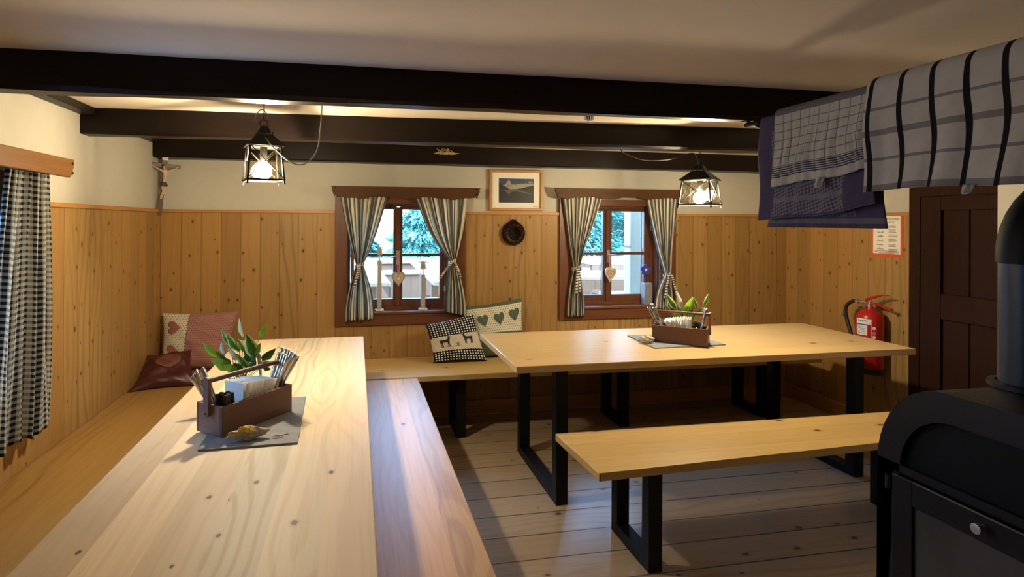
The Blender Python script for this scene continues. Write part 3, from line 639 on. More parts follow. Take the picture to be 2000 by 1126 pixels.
def patch(P, outline, cu, cv, su, sv, rot, off, name, mat, parent, uvk=1.0, rings=6):
    ca, sa = math.cos(rot), math.sin(rot); vs, fs, uv = [], [], []
    n = len(outline)
    def pt(k, q):
        x, y = outline[k][0] * q, outline[k][1] * q; u = cu + (x * ca - y * sa) * su; v = cv + (x * sa + y * ca) * sv; return u, v
    P0 = [(cu, cv)]; vs.append(P(cu, cv, 1, off))
    ps = [(cu, cv)]
    for q in range(1, rings + 1):
        for k in range(n):
            u, v = pt(k, q / rings); ps.append((u, v)); vs.append(P(u, v, 1, off))
    for k in range(n): fs.append((0, 1 + k, 1 + (k + 1) % n))
    for q in range(rings - 1):
        for k in range(n):
            a = 1 + q * n + k; b = 1 + q * n + (k + 1) % n; fs.append((a, a + n, b + n, b))
    mb = MB(); mb.add(vs, fs, [[ps[i] for i in f] for f in fs]); return mb.build(name, mat, parent, solid=.002, smooth=80)
HE = heart2d()
t, P = pillow('pillow', 'red checked pillow with two red hearts on a cream strip, in the corner', [(.045, -.135, .458), (.455, -.135, .455), (.515, -.045, .832), (.030, -.045, .832)], .13, M['redpil'], seed=3)
patch(P, HE, .175, .74, .115, .125, PI / 2, .0035, 'heart_patch', M['redheart'], t); patch(P, HE, .165, .32, .115, .125, PI / 2 + .05, .0035, 'heart_patch', M['redheart'], t)
t, P = pillow('satin_cushion', 'dark red satin cushion with an oval embroidered patch, slumped in the corner', [(.010, -.60, .454), (.385, -.52, .454), (.278, -.28, .628), (.012, -.28, .600)], .105, M['satin'], seed=5, noise_=.006, inset=.15)
patch(P, [(math.cos(2 * PI * k / 30), math.sin(2 * PI * k / 30)) for k in range(30)], .52, .60, .27, .22, .05, .003, 'embroidered_patch', M['embroid'], t)
t, P = pillow('pillow', 'pale green pillow with three dark green hearts, behind the window table', [(2.165, -.13, .458), (2.575, -.13, .458), (2.583, -.035, .882), (2.12, -.035, .825)], .12, M['grpil'], seed=7)
for cu, cv in ((.27, .69), (.56, .70), (.84, .74)): patch(P, HE, cu, cv, .098, .14, .12, .0035, 'heart_patch', M['grheart'], t)
t, P = pillow('pillow', 'black and white checked pillow with a stag and doe strip, on the bench', [(1.878, -.225, .458), (2.262, -.225, .456), (2.185, -.125, .785), (1.828, -.125, .712)], .12, M['deerpil'], seed=9)
def decal(P, polys, cu, cv, s, off, name, mat, parent, flip=1):
    mb = MB()
    for pl in polys:
        tris = [[pl[i] for i in q] for q in tessellate_polygon([[Vector((x, y, 0)) for x, y in pl]])]
        for _ in range(3):            # follow the bulge of the pillow
            nx = []
            for a, b, c in tris:
                h = lambda p, q: ((p[0] + q[0]) / 2, (p[1] + q[1]) / 2)
                ab, bc, ca = h(a, b), h(b, c), h(c, a); nx += [[a, ab, ca], [ab, b, bc], [ca, bc, c], [ab, bc, ca]]
            tris = nx
        for q in tris: mb.add([P(cu + flip * x * s, cv + y * s, 1, off) for x, y in q], [(0, 1, 2)])
    return mb.build(name, mat, parent, solid=.001, smooth=0)
stag = [[(-.5, .28), (-.44, .34), (-.1, .33), (.12, .36), (.2, .46), (.24, .6), (.22, .66), (.36, .64), (.46, .60), (.46, .54), (.38, .50), (.36, .36), (.30, .14), (.22, .06), (.0, .08), (-.2, .08), (-.4, .12), (-.48, .2)],
        [(-.46, .2), (-.34, .12), (-.36, -.1), (-.31, -.38), (-.37, -.38), (-.42, -.1)], [(-.34, .14), (-.22, .1), (-.26, -.12), (-.2, -.38), (-.26, -.38), (-.32, -.12)],
        [(.1, .1), (.22, .08), (.19, -.12), (.22, -.38), (.16, -.38), (.14, -.12)], [(.2, .1), (.3, .14), (.29, -.1), (.34, -.36), (.28, -.37), (.24, -.1)],
        [(.25, .65), (.28, .65), (.20, .84), (.10, 1.0), (.07, .99), (.16, .83)], [(.17, .80), (.19, .78), (.04, .88), (.02, .86)], [(.30, .65), (.33, .65), (.40, .82), (.50, .98), (.47, 1.0), (.37, .84)], [(.38, .80), (.40, .82), (.52, .84), (.52, .81)]]
doe = [s_ for s_ in stag[:5]] + [[(.22, .64), (.26, .64), (.2, .8), (.16, .78)], [(.3, .64), (.34, .63), (.33, .8), (.29, .79)]]
decal(P, stag, .27, .43, .25, .002, 'stag_motif', M['felt_black'], t); decal(P, doe, .73, .46, .22, .002, 'doe_motif', M['felt_black'], t, -1)
tw = [[(-.03, -.4), (.03, -.4), (.02, .3), (-.02, .3)], [(0, -.2), (.04, -.22), (.3, .1), (.26, .12)], [(0, -.2), (-.04, -.22), (-.3, .1), (-.26, .12)], [(0, .0), (.03, -.02), (.22, .3), (.18, .31)], [(0, .0), (-.03, -.02), (-.22, .3), (-.18, .31)], [(-.4, -.36), (.4, -.36), (.4, -.32), (-.4, -.32)]]
decal(P, tw, .51, .39, .13, .0035, 'twig_motif', M['felt_brown'], t)
decal(P, [[(-1, -.02), (-.4, -.05), (.2, -.03), (.2, .0), (-.4, -.02), (-1, .01)]], .43, .345, .16, .0035, 'ground_motif', M['felt_black'], t)

# ------------------------------------------------------------------ caddies with cutlery, napkins and plants
LC, WC, HC = .305, .128, .098
def make_caddy(label, loc, rz):
    t = thing('cutlery_caddy', label, 'cutlery caddy', loc, rz); th = .012
    b = MB(); b.box(-LC / 2, LC / 2, -WC / 2, -WC / 2 + th, 0, HC); b.box(-LC / 2, LC / 2, WC / 2 - th, WC / 2, 0, HC); b.box(-LC / 2 + th, LC / 2 - th, -WC / 2 + th, WC / 2 - th, .004, .012); b.build('side_panel', M['caddy'], t, bevel=.0015, local=True)
    for s in (-1, 1):
        xs = sorted((s * LC / 2, s * (LC / 2 - th))); MB().box(xs[0], xs[1], -WC / 2 + th, WC / 2 - th, 0, HC).build('end_panel', M['caddy_end'], t, bevel=.0015, local=True)
    for x in (-.075, .085): MB().box(x - .004, x + .004, -WC / 2 + th, WC / 2 - th, .012, HC - .008).build('divider', M['caddy_in'], t, local=True)
    MB().box(-LC / 2 + th, -.079, -.004, .004, .012, HC - .010).build('divider', M['caddy_in'], t, local=True)
    for s in (-1, 1):
        xa, xb = sorted((s * (LC / 2 + .0005), s * (LC / 2 + .0125)))
        pts = []
        for k in range(9): a = PI + PI * k / 8; pts.append((.012 * math.cos(a), .07 + .012 * math.sin(a)))
        pts += [(.013, .165)] + [(.013 * math.cos(PI * k / 6), .180 + .010 * math.sin(PI * k / 6)) for k in range(1, 6)] + [(-.013, .165)]
        MB().prism([(p[0] + .002, p[1]) for p in pts], 'x', xa, xb).build('handle_arm', M['caddy_end'], t, bevel=.002, local=True)
        MB().lathe([(0, 0), (.003, 0), (.003, .002), (0, .002)], 8, Matrix.Translation((s * (LC / 2 + .0125), .002, .07)) @ Matrix.Rotation(s * PI / 2, 4, 'Y')).build('pivot_pin', M['iron'], t, local=True)
    MB().tube([(-LC / 2 - .001, .002, .176), (LC / 2 + .001, .002, .176)], .0085, 14).build('handle_rod', M['caddy'], t, local=True)
    return t
def cut_mesh(kind):
    mb = MB(); n = 14
    def strip(prof):       # (z, half width, half thickness) rows joined to one body
        vs = []; fs = []
        for z, w_, h_ in prof:
            for k in range(8): a = 2 * PI * k / 8; vs.append((w_ * math.cos(a), h_ * math.sin(a), z))
        for i in range(len(prof) - 1):
            for k in range(8): fs.append((i * 8 + k, i * 8 + (k + 1) % 8, i * 8 + 8 + (k + 1) % 8, i * 8 + 8 + k))
        fs += [tuple(reversed(range(8))), tuple((len(prof) - 1) * 8 + k for k in range(8))]; mb.add(vs, fs)
    if kind == 'fork':
        strip([(.0, .009, .001), (.05, .0105, .0013), (.07, .004, .0018), (.10, .0032, .002), (.15, .006, .0018), (.185, .0085, .002), (.196, .0075, .0022), (.2, .003, .0015)])
    elif kind == 'spoon':
        strip([(.0, .004, .001), (.01, .014, .003), (.035, .018, .004), (.058, .009, .002), (.075, .0034, .002), (.11, .0032, .002), (.15, .006, .0018), (.185, .0085, .002), (.196, .0078, .0024), (.2, .003, .0015)])
    elif kind == 'knife':
        strip([(.0, .004, .0006), (.02, .009, .0009), (.09, .009, .001), (.105, .005, .003), (.12, .006, .0034), (.17, .0078, .004), (.196, .0085, .0042), (.205, .006, .003), (.208, .002, .001)])
    else:
        strip([(.0, .004, .0006), (.02, .008, .0009), (.07, .008, .001), (.072, .007, .006), (.09, .0085, .0075), (.112, .0085, .0075), (.116, .006, .005), (.117, .002, .002)])
    return mb
protos = {}
def cutlery(kind, mat, root, base, lean_az, lean, spin, label, group, dz=0):
    nm = {'fork': 'fork', 'spoon': 'spoon', 'knife': 'table_knife', 'dark': 'dark_handled_knife'}[kind]
    Mr = Matrix.Translation(root.location) @ Matrix.Rotation(root.rotation_euler.z, 4, 'Z')
    if kind not in protos:
        o = cut_mesh(kind).build(nm, mat, smooth=60); protos[kind] = o
    else:
        o = protos[kind].copy(); COL.objects.link(o); o.name = nm
    d = Vector((math.sin(lean) * math.cos(lean_az), math.sin(lean) * math.sin(lean_az), math.cos(lean)))
    q = Vector((0, 0, 1)).rotation_difference(d).to_matrix().to_4x4()
    o.matrix_world = Mr @ Matrix.Translation(base) @ q @ Matrix.Rotation(spin, 4, 'Z')
    tag(o, label, nm.replace('_', ' ') if kind != 'dark' else 'knife', group)
    return o
def napkins(root, n, x0, x1, lean0, lean1, label, group, h=.115, w_=.10):
    Mr = Matrix.Translation(root.location) @ Matrix.Rotation(root.rotation_euler.z, 4, 'Z'); p = None
    for k in range(n):
        f = k / (n - 1)
        if p is None:
            mb = MB(); N = 8
            # folded sheet: two leaves joined along the lower fold
            mb.box(-.0016, -.0004, -w_ / 2, w_ / 2, 0, h); mb.box(.0004, .0016, -w_ / 2, w_ / 2, 0, h - .003); mb.tube([(0, -w_ / 2, .0008), (0, w_ / 2, .0008)], .0016, 6)
            o = p = mb.build('paper_napkin', M['napkin'], smooth=30)
        else:
            o = p.copy(); COL.objects.link(o)
        o.matrix_world = Mr @ Matrix.Translation((x0 + (x1 - x0) * f, 0, .0135)) @ Matrix.Rotation(lean0 + (lean1 - lean0) * f + rnd.uniform(-.035, .035), 4, 'Y') @ Matrix.Rotation(rnd.uniform(-.015, .015), 4, 'X')
        tag(o, label, 'napkin', group)
C1 = make_caddy('dark walnut cutlery caddy on the left foreground table', (.947, -2.106, .757), math.radians(50.6))
C2 = make_caddy('dark walnut cutlery caddy on the window table', (3.223, -1.168, .757), math.radians(-39.2))
ks = ('fork', 'spoon', 'knife')
ch = M['chrome']
for k in range(15):      # near caddy, right fan of table knives
    cutlery('knife', ch, C1, (.098 + .006 * (k % 4), -.004 + .0036 * k, .014 + .006 * ((k * 7) % 4)), -.75 + .35 * (k - 7) / 7, .33 + .06 * (k % 4), PI / 2 + rnd.uniform(-.3, .3), 'steel table knife fanned out at the right end of the near caddy', 'knives fanned in the near caddy')
for k in range(9):       # near caddy, left bunch of forks
    cutlery('fork', ch, C1, (-.094 - .004 * (k % 3), -.014 + .0032 * k, .014 + .005 * ((k * 5) % 4)), 2.35 + .05 * k, .36 + .05 * (k % 3), rnd.uniform(-.4, .4), 'steel fork leaning out of the left end of the near caddy', 'forks in the near caddy')
for k in range(3):
    cutlery('spoon', ch, C1, (.098 + .006 * k, .034, .014), 1.35, .12 + .05 * k, rnd.uniform(-.3, .3), 'steel spoon standing behind the napkins of the near caddy', 'spoons in the near caddy')
for k in range(9):
    cutlery('dark', M['black'], C1, (-.128 + .018 * (k % 3), -.044 + .0155 * (k // 3), .0135), rnd.uniform(0, 6), .05, rnd.uniform(0, 3), 'small dark handled piece packed in the front corner of the near caddy', 'dark handles in the near caddy')
napkins(C1, 16, -.056, .030, .02, .55, 'folded white paper napkin standing in the near caddy', 'napkins in the near caddy', .135, .092)
for k in range(13):
    cutlery(ks[k % 2 * 2], ch, C2, (-.086 + .004 * (k % 3), -.024 + .0056 * k, .014 + .006 * ((k * 7) % 4)), 3.6 + .06 * (k - 6), .38 + .05 * (k % 4), PI / 2 + rnd.uniform(-.4, .4), 'steel table knife or fork fanned out at the window end of the far caddy', 'cutlery fanned in the far caddy')
napkins(C2, 16, -.020, .055, -.55, .02, 'folded white paper napkin standing in the far caddy', 'napkins in the far caddy', .135, .092)
for k in range(4):
    cutlery('spoon', ch, C2, (.094 + .003 * k, -.03 + .015 * k, .014), .1 + .4 * k, .22 + .04 * k, rnd.uniform(-.4, .4), 'steel spoon leaning in the wall end of the far caddy', 'spoons in the far caddy')
for k in range(3):
    cutlery('dark', M['black'], C2, (.10 + .012 * k, .03 - .01 * k, .0135), 2.5, .3, 0, 'dark handled piece beside the plant in the far caddy', 'dark handles in the far caddy')

def plant(label, loc, leaves, pot_h, pr, seed):
    t = thing('potted_plant', label, 'plant', loc); L = Vector(loc); r = random.Random(seed)
    MB().lathe([(0, 0), (pr * .7, 0), (pr * .95, pot_h * .8), (pr, pot_h), (pr * .9, pot_h), (pr * .86, pot_h * .85), (0, pot_h * .85)], 28, Matrix.Translation(L)).build('pot', M['pot'], t)
    MB().lathe([(pr * .86, pot_h * .80), (pr * .5, pot_h * .9), (0, pot_h * .92)], 20, Matrix.Translation(L)).build('soil', M['soil'], t)
    for (a0, z0, a1, z1, hw, d, kind) in leaves:       # cm sideways and up from the pot base: leaf foot, leaf tip; half width; depth
        b = L + r0 * a0 * .01 + f0 * d * .01 + Vector((0, 0, z0 * .01)); tip = L + r0 * a1 * .01 + f0 * (d + r.uniform(-1.5, .5)) * .01 + Vector((0, 0, z1 * .01))
        ax = tip - b; side = ax.cross(f0 + Vector((0, 0, .35)) + r0 * r.uniform(-.5, .5)).normalized(); nn = side.cross(ax.normalized())
        ln = ax.length
        def fn(u, v):
            ww = hw * .0128 * (math.sin(PI * min(1, v ** .75)) ** .8) * (1 - .25 * v); s_ = (u - .5) * 2
            return b + ax * v + side * (ww * s_) + nn * (-.12 * ln * math.sin(PI * v) + abs(s_) * ww * .35 + .1 * ww * math.sin(12 * v))
        lf = MB().grid(fn, 6, 12).build('leaf', M[kind], t, solid=.0006, smooth=80)
        st = L + Vector((r.uniform(-.01, .01), r.uniform(-.01, .01), pot_h * .85)); mid = (st + b) / 2 + (b - st).cross(f0).normalized() * .006
        MB().tube([st, mid, b, b + ax * .25], [.0016, .0014, .0012, .0006], 6).build('stem', M['stem'], t)
    return t
B, D, V_, Wt = 'leaf_bright', 'leaf_dark', 'leaf', 'leaf_white'
plant('variegated leafy plant in a white pot behind the near caddy', (.905, -1.95, .757), [
    (-10, 18.5, -15.5, 24, 1.3, 1, B), (-4, 15, -11, 18.5, 2.3, -2, B), (-5, 23, -8, 29.5, 1.1, 0, V_), (-1, 21, -5.5, 28.5, 1.9, -1, V_), (-.5, 26, -2, 33.5, 1.0, 1, Wt), (5, 19, 2, 28, 2.1, -1, V_),
    (6, 26, 9, 32, 1.0, 1, B), (-7, 20, -7.5, 25, .9, -1, Wt), (-1, 18, -4.5, 23, 1.0, -2, Wt), (-3, 14, -8, 14.5, 1.6, 1, D), (6.5, 17, 12, 22, 1.4, 2, D), (5.5, 15, 10, 17, 1.3, 1, V_), (5, 16, 4.5, 20.5, 1.1, -2, D),
    (0, 15.5, 2, 21, 1.3, 2, D), (-2.5, 17, -5.5, 20, 1.5, 3, D), (2, 15, -1, 20, 1.3, -1, V_), (2, 9.5, -3, 12.5, 1.6, -5, D), (0, 14, -3, 17, 1.4, -2, D), (3, 14.5, 6, 18, 1.3, -2, D), (-6, 16, -9, 14.5, 1.2, 0, V_), (1, 20, -2.5, 25.5, 1.3, 1, V_), (3.5, 18, 7, 24.5, 1.4, 0, B), (-5, 16, -10.5, 21.5, 1.3, 1, D), (-1, 14, -6.5, 16.5, 1.6, -3, B), (3, 16, 0, 22.5, 1.3, 2, D), (7, 15, 11, 14.5, 1.2, 0, V_), (-3.5, 19, -6.5, 24, 1.0, 1, V_)], .10, .045, 11)
plant('variegated leafy plant in a white pot behind the far caddy', (3.325, -1.035, .75), [
    (-5, 18, -11, 27.5, 1.7, 0, V_), (-2, 18, -5.5, 29.5, 1.4, -1, Wt), (0, 15, 5.5, 26, 2.2, -1, B), (2, 14, 5, 21, 1.6, 0, D), (9, 18, 6, 25.5, .9, 1, V_), (12.5, 20, 15, 28, 1.3, 0, V_), (-8, 16, -12, 21, 1.2, 1, V_), (7, 16, 16, 17, .9, 1, V_),
    (0, 9, 5, 13.5, 1.6, -2, D), (-4, 10, -7, 14, 1.5, -2, D), (4, 8, 8, 11, 1.3, -1, D), (-2, 13, -4, 23, 1.3, 1, D), (-3, 12, -7, 17, 1.6, -1, B), (3, 12, 7, 16, 1.5, -1, D), (9, 15, 10, 19, 1.0, 0, D), (1, 10, -2, 15, 1.4, -3, V_), (0, 13, 1, 19, 1.4, 2, D)], .085, .043, 12)

def slate(label, pts, logo):
    t = thing('slate_mat', label, 'slate mat', (pts[0][0], pts[0][1], .75))
    r = random.Random(int(pts[0][0] * 100)); out = []
    for i in range(len(pts)):
        a, b = pts[i], pts[(i + 1) % len(pts)]
        for k in range(10):
            f = k / 10; out.append((a[0] + (b[0] - a[0]) * f + r.uniform(-.0015, .0015), a[1] + (b[1] - a[1]) * f + r.uniform(-.0015, .0015)))
    MB().prism(out, 'z', .7503, .7565).build('slab', M['slate'], t, bevel=.001)
    if logo:
        cx, cy, rot, s = logo; Mx = Matrix.Translation((cx, cy, .7567)) @ Matrix.Rotation(rot, 4, 'Z') @ Matrix.Scale(s, 4); mb = MB()
        def ln(pp, w_=.05): mb.tube([Mx @ Vector((*p, 0)) for p in pp], w_ * s, 5)
        ln([(.55 * math.cos(a) - .2, .42 * math.sin(a)) for a in [2 * PI * k / 20 for k in range(19)]]); ln([(.25, .1), (.5, .15), (.9, .35)]); ln([(.45, .15), (.6, .35)]); ln([(.6, .2), (.8, .1), (1.0, .12)]); ln([(-.4, 0), (-.25, .15), (-.1, 0), (.05, .12)]); ln([(-.3, -.2), (-.1, -.12), (.1, -.2)])
        mb.build('emblem', M['felt_brown2'], t)
    return t
M['felt_brown2'] = plain('emblem_print', (.30, .10, .045), .7)
slate('grey slate mat under the near caddy, with a small brown emblem', [(.847, -2.352), (1.146, -2.345), (1.128, -1.86), (.835, -1.87)], (1.082, -2.285, .45, .032))
slate('grey slate mat under the far caddy', [(2.99, -1.281), (3.451, -1.265), (3.44, -.925), (3.01, -.92)], None)
def stone(label, c, size, rz, seed, gold):
    t = thing('stone', label, 'stone', (c[0], c[1], .7566), rz); r = random.Random(seed); ph = [r.uniform(0, 6) for _ in range(9)]
    def sf(a, b):
        d = Vector((math.sin(b) * math.cos(a), math.sin(b) * math.sin(a), math.cos(b)))
        k = 1 + .14 * math.sin(3 * d.x * 2 + ph[0]) + .12 * math.sin(5 * d.y + ph[1]) + .08 * math.sin(9 * d.z + 5 * d.x + ph[2]) + .05 * math.sin(13 * d.x + 11 * d.y + ph[3])
        return Vector((d.x * size[0], d.y * size[1], max(d.z, -.75) * size[2])) * k
    base = min(sf(2 * PI * i / 40, PI * j / 24).z for i in range(40) for j in range(25))
    mb = MB(); mb.grid(lambda u, v: sf(2 * PI * u, PI * v + 1e-4) - Vector((0, 0, base)), 40, 24); mb.uv = {}; mb.build('rock', M['stone'], t, local=True, smooth=25)
    if gold:
        def g(u, v):
            p = sf(3.5 + 1.5 * u, .15 + 1.0 * v) ; return p * 1.04 - Vector((0, 0, base)) + Vector((.002 * math.sin(40 * u), 0, .003 * abs(math.sin(31 * u) * math.sin(27 * v))))
        mb = MB(); mb.grid(g, 14, 10); mb.uv = {}; mb.build('crystal_face', M['stone_gold'], t, solid=.002, local=True, smooth=15)
stone('small yellow and grey rock on the near slate mat', (.985, -2.292), (.052, .022, .021), .28, 3, True)
stone('grey pebble on the far slate mat', (3.017, -1.15), (.036, .026, .022), -.5, 8, False)

# ------------------------------------------------------------------ things on the sills
def reindeer(label, x, zs, hb, hneck, hhead, seed):
    y = .03; t = thing('reindeer_figure', label, 'figurine', (x, y, zs)); r = random.Random(seed)
    mb = MB(); mb.box(x - .032, x + .032, y - .028, y + .028, zs, zs + .013); mb.build('base_plate', M['reindeer'], t, bevel=.003)
    mb = MB(); mb.box(x - .0155, x + .0155, y - .0155, y + .0155, zs + .0132, zs + hb); mb.build('post', M['greypaint'], t, bevel=.002)
    MB().tube([(x, y, zs + hb), (x, y, zs + hneck)], .0035, 8).build('neck', M['greypaint'], t)
    z0 = zs + hneck
    pts = [(-.016, 0), (-.021, .006), (-.021, .016), (-.016, .045), (-.013, .062), (.013, .062), (.016, .045), (.021, .016), (.021, .006), (.016, 0)]
    hd = MB().prism([(x + p[0], z0 + p[1]) for p in pts], 'y', y - .011, y + .011).build('head', M['greypaint'], t, bevel=.004)
    MB().sphere((x + .0, y - .0125, z0 + .026), .003, 8, 6).build('nose', M['ink'], hd)
    for s in (-1, 1):
        mb = MB(); b = Vector((x + s * .011, y, z0 + .060)); mb.tube([b, b + Vector((s * .012, 0, .018)), b + Vector((s * .012, 0, .04)), b + Vector((s * .018, 0, .058))], [.0022, .002, .0018, .001], 6)
        mb.tube([b + Vector((s * .012, 0, .018)), b + Vector((s * .028, 0, .028)), b + Vector((s * .032, 0, .04))], .0015, 6); mb.tube([b + Vector((s * .012, 0, .036)), b + Vector((s * .0, 0, .048))], .0014, 6); mb.tube([b + Vector((s * .013, 0, .044)), b + Vector((s * .027, 0, .052))], .0014, 6)
        mb.build('antler', M['iron'], hd); MB().tube([b + Vector((s * .002, 0, -.006)), b + Vector((s * .016, -.002, -.003)), b + Vector((s * .024, -.002, -.006))], [.002, .004, .001], 6).build('ear', M['iron'], hd)
reindeer('tall pale reindeer post figure on the window sill, beside the left curtain', 1.499, .7995, .375, .415, .06, 1)
reindeer('shorter pale reindeer post figure on the window sill, beside the right curtain', 1.825, .7995, .265, .305, .06, 2)
def hanging_heart(label, x, zc, w_, h_, ztop, tilt, mats):
    t = thing('hanging_heart', label, 'heart ornament', (x, .03, zc)); R = Matrix.Translation((x, 0, zc)) @ Matrix.Rotation(tilt, 4, 'Y')
    def lay(k, y0, y1, nm, mat):
        pts = [(px * w_ * k, (pz + .06) * h_ * k) for px, pz in HE]; mb = MB(); mb.prism(pts, 'y', y0, y1); mb.v = [tuple(R @ Vector(p)) for p in mb.v]; return mb.build(nm, mat, t, bevel=.0015)
    lay(1, .025, .034, 'outer_heart', M[mats[0]]); lay(.68, .0225, .0249, 'middle_heart', M[mats[1]]); lay(.42, .021, .0224, 'inner_heart', M[mats[0]]); lay(.22, .0195, .0209, 'small_heart', M[mats[2]])
    zt = zc + h_ * .55
    mb = MB()
    for s in (-1, 1): mb.grid(lambda u, v: (x + s * .006 * (1 - abs(2 * v - 1) ** 2) + (u - .5) * .007, .030 + .012 * v, zt - .01 + (ztop - zt + .01) * v), 2, 10)
    mb.uv = {}; mb.build('ribbon', M['ribbon'], t, solid=.001)
hanging_heart('pale wooden heart hanging from the handle of the reindeer window', 1.640, 1.038, .054, .066, 1.205, 0, ('greypaint', 'heartw', 'white'))
hanging_heart('cream and tan wooden heart hanging from the handle of the blue flower window', 3.343, 1.05, .052, .070, 1.205, .12, ('heartw', 'heartw2', 'grey_ink'))
def felt_flower(label, x, y, zc, r, zbase, vase, cat):
    t = thing('flower_ornament', label, cat, (x, y, zbase))
    pts = []
    for k in range(80):
        a = 2 * PI * k / 80; q = r * (.72 + .28 * abs(math.cos(2.5 * a - PI / 4)) ** .6); pts.append((x + q * math.cos(a), zc + q * math.sin(a)))
    MB().prism(pts, 'y', y - .006, y + .006).build('petals', M['flower'], t, bevel=.002)
    MB().lathe([(0, 0), (r * .26, 0), (r * .2, .005), (0, .006)], 16, Matrix.Translation((x, y - .0062, zc)) @ FX).build('flower_centre', M['yellow'], t)
    MB().tube([(x, y, zbase + (.16 if vase else .02)), (x, y, zc - r * .5)], .004, 8).build('stem', M['ink'], t)
    if vase:
        mb = MB(); mb.box(x - .033 + .012, x + .033 + .012, y - .033, y + .033, zbase, zbase + .175); mb.build('vase', M['greywood'], t, bevel=.004)
    else:
        MB().box(x - .03, x + .03, y - .02, y + .02, zbase, zbase + .03).build('stand', M['reindeer'], t, bevel=.003)
felt_flower('blue flower with a yellow centre in a grey wooden vase on the sill', 3.652, .03, 1.082, .046, .7995, True, 'flower ornament')
felt_flower('blue flower ornament on the sill, mostly behind the left curtain', 3.06, .055, 1.085, .046, .7995, False, 'flower ornament')

# ------------------------------------------------------------------ crucifix
t = thing('crucifix', 'dark wooden crucifix with a carved figure, hung in the left corner', 'crucifix', (.07, -.06, 1.51))
Rc = Matrix.Translation((.035, -.075, 1.73)) @ Matrix.Rotation(math.radians(22), 4, 'Z') @ Matrix.Rotation(math.radians(5), 4, 'Y') @ Matrix.Rotation(math.radians(7), 4, 'X')
def cm(mb): mb.v = [tuple(Rc @ Vector(p)) for p in mb.v]; return mb
mb = MB(); mb.box(-.0165, .0165, -.008, .008, -.235, .21); cm(mb).build('upright', M['cross'], t, bevel=.002)
mb = MB(); mb.box(-.098, .098, -.0095, .0065, .095, .122); cm(mb).build('crossbar', M['cross'], t, bevel=.002)
mb = MB(); mb.box(-.018, .018, -.0125, -.0095, .145, .163); tp = cm(mb).build('title_plate', M['paper'], t, bevel=.001)
text('INRI', 'lettering', M['ink'], t, Rc @ Matrix.Translation((0, -.0128, .154)) @ FX, .015)
MB().sphere(tuple(Rc @ Vector((0, -.009, .20))), .004, 8, 6).build('nail_head', M['handle'], t)
def skin_body(name, chains, parent, mat, Mx, levels=1):
    vs, es, rs = [], [], []
    for ch_ in chains:
        prev = None
        for (p, r_) in ch_:
            if isinstance(p, int): prev = p; continue
            vs.append(Mx @ Vector(p)); rs.append(r_); k = len(vs) - 1
            if prev is not None: es.append((prev, k))
            prev = k
    off = ORG[parent.name]; me = bpy.data.meshes.new(name); me.from_pydata([v - off for v in vs], es, []); me.materials.append(mat)
    o = bpy.data.objects.new(name, me); COL.objects.link(o); o.parent = parent
    md = o.modifiers.new('skin', 'SKIN'); md.use_smooth_shade = True
    for i, r_ in enumerate(rs): me.skin_vertices[0].data[i].radius = (r_, r_)
    me.skin_vertices[0].data[0].use_root = True
    s_ = o.modifiers.new('sub', 'SUBSURF'); s_.levels = levels; s_.render_levels = levels
    return o
Y = -.022
body = [[((.006, Y, -.02), .010), ((.006, Y - .002, .01), .0095), ((.008, Y - .004, .045), .013), ((.006, Y - .002, .068), .011), ((.002, Y - .005, .082), .005), ((-.004, Y - .012, .096), .0095), ((-.005, Y - .013, .108), .008)],
        [(3, 0), ((-.018, Y, .074), .007), ((-.05, Y + .004, .088), .0048), ((-.078, Y + .007, .106), .0036), ((-.088, Y + .009, .112), .0042)],
        [(3, 0), ((.03, Y, .074), .007), ((.058, Y + .004, .090), .0048), ((.078, Y + .007, .107), .0036), ((.087, Y + .009, .113), .0042)],
        [(0, 0), ((.013, Y - .002, -.032), .0078), ((.014, Y - .014, -.065), .0058), ((.004, Y, -.10), .0042), ((.002, Y - .010, -.118), .0036)],
        [(0, 0), ((-.002, Y - .001, -.032), .0078), ((.006, Y - .016, -.063), .0058), ((-.004, Y - .002, -.10), .0042), ((-.003, Y - .012, -.118), .0036)]]
skin_body('carved_figure', body, t, M['skin'], Rc)
mb = MB(); mb.lathe([(.012, -.014), (.0165, -.010), (.0165, .012), (.012, .016)], 16, Rc @ Matrix.Translation((.006, Y - .001, -.018))); mb.sphere(tuple(Rc @ Vector((.024, Y - .002, -.022))), .008, 8, 6, (1, .7, 1.4)); mb.build('loincloth', M['loin'], t)
mb = MB(); mb.sphere(tuple(Rc @ Vector((-.005, Y - .008, .108))), .0105, 10, 8, (1, .9, .9)); mb.build('hair', M['hair'], t)

# ------------------------------------------------------------------ picture, cake mould, notice
px0, px1, pz0, pz1 = 2.329, 2.759, 1.553, 1.868
t = thing('framed_picture', 'oak framed mountain lake photograph between the two windows', 'picture', ((px0 + px1) / 2, 0, pz0))
mb = MB(); q = .02
for a, b, c, d in ((px0, px0 + q, pz0, pz1), (px1 - q, px1, pz0, pz1), (px0 + q, px1 - q, pz0, pz0 + q), (px0 + q, px1 - q, pz1 - q, pz1)): mb.box(a, b, -.012, .0175, c, d)
mb.build('frame', M['frame'], t, bevel=.003)
MB().box(px0 + q, px1 - q, .004, .012, pz0 + q, pz1 - q).build('mat_board', M['paper'], t)
ax0, ax1, az0, az1 = px0 + .077, px1 - .073, pz0 + .063, pz1 - .065
def pmat(n, c): M[n] = plain(n, c, .5, var=.25, scale=60); return M[n]
pmats = [pmat('print_sky', (.028, .045, .095)), pmat('print_snow', (.30, .27, .22)), pmat('print_slope', (.005, .005, .005)), pmat('print_lake', (.008, .010, .016)), pmat('print_reflection', (.09, .082, .07)), pmat('print_cloud', (.22, .22, .24))]
mb = MB()
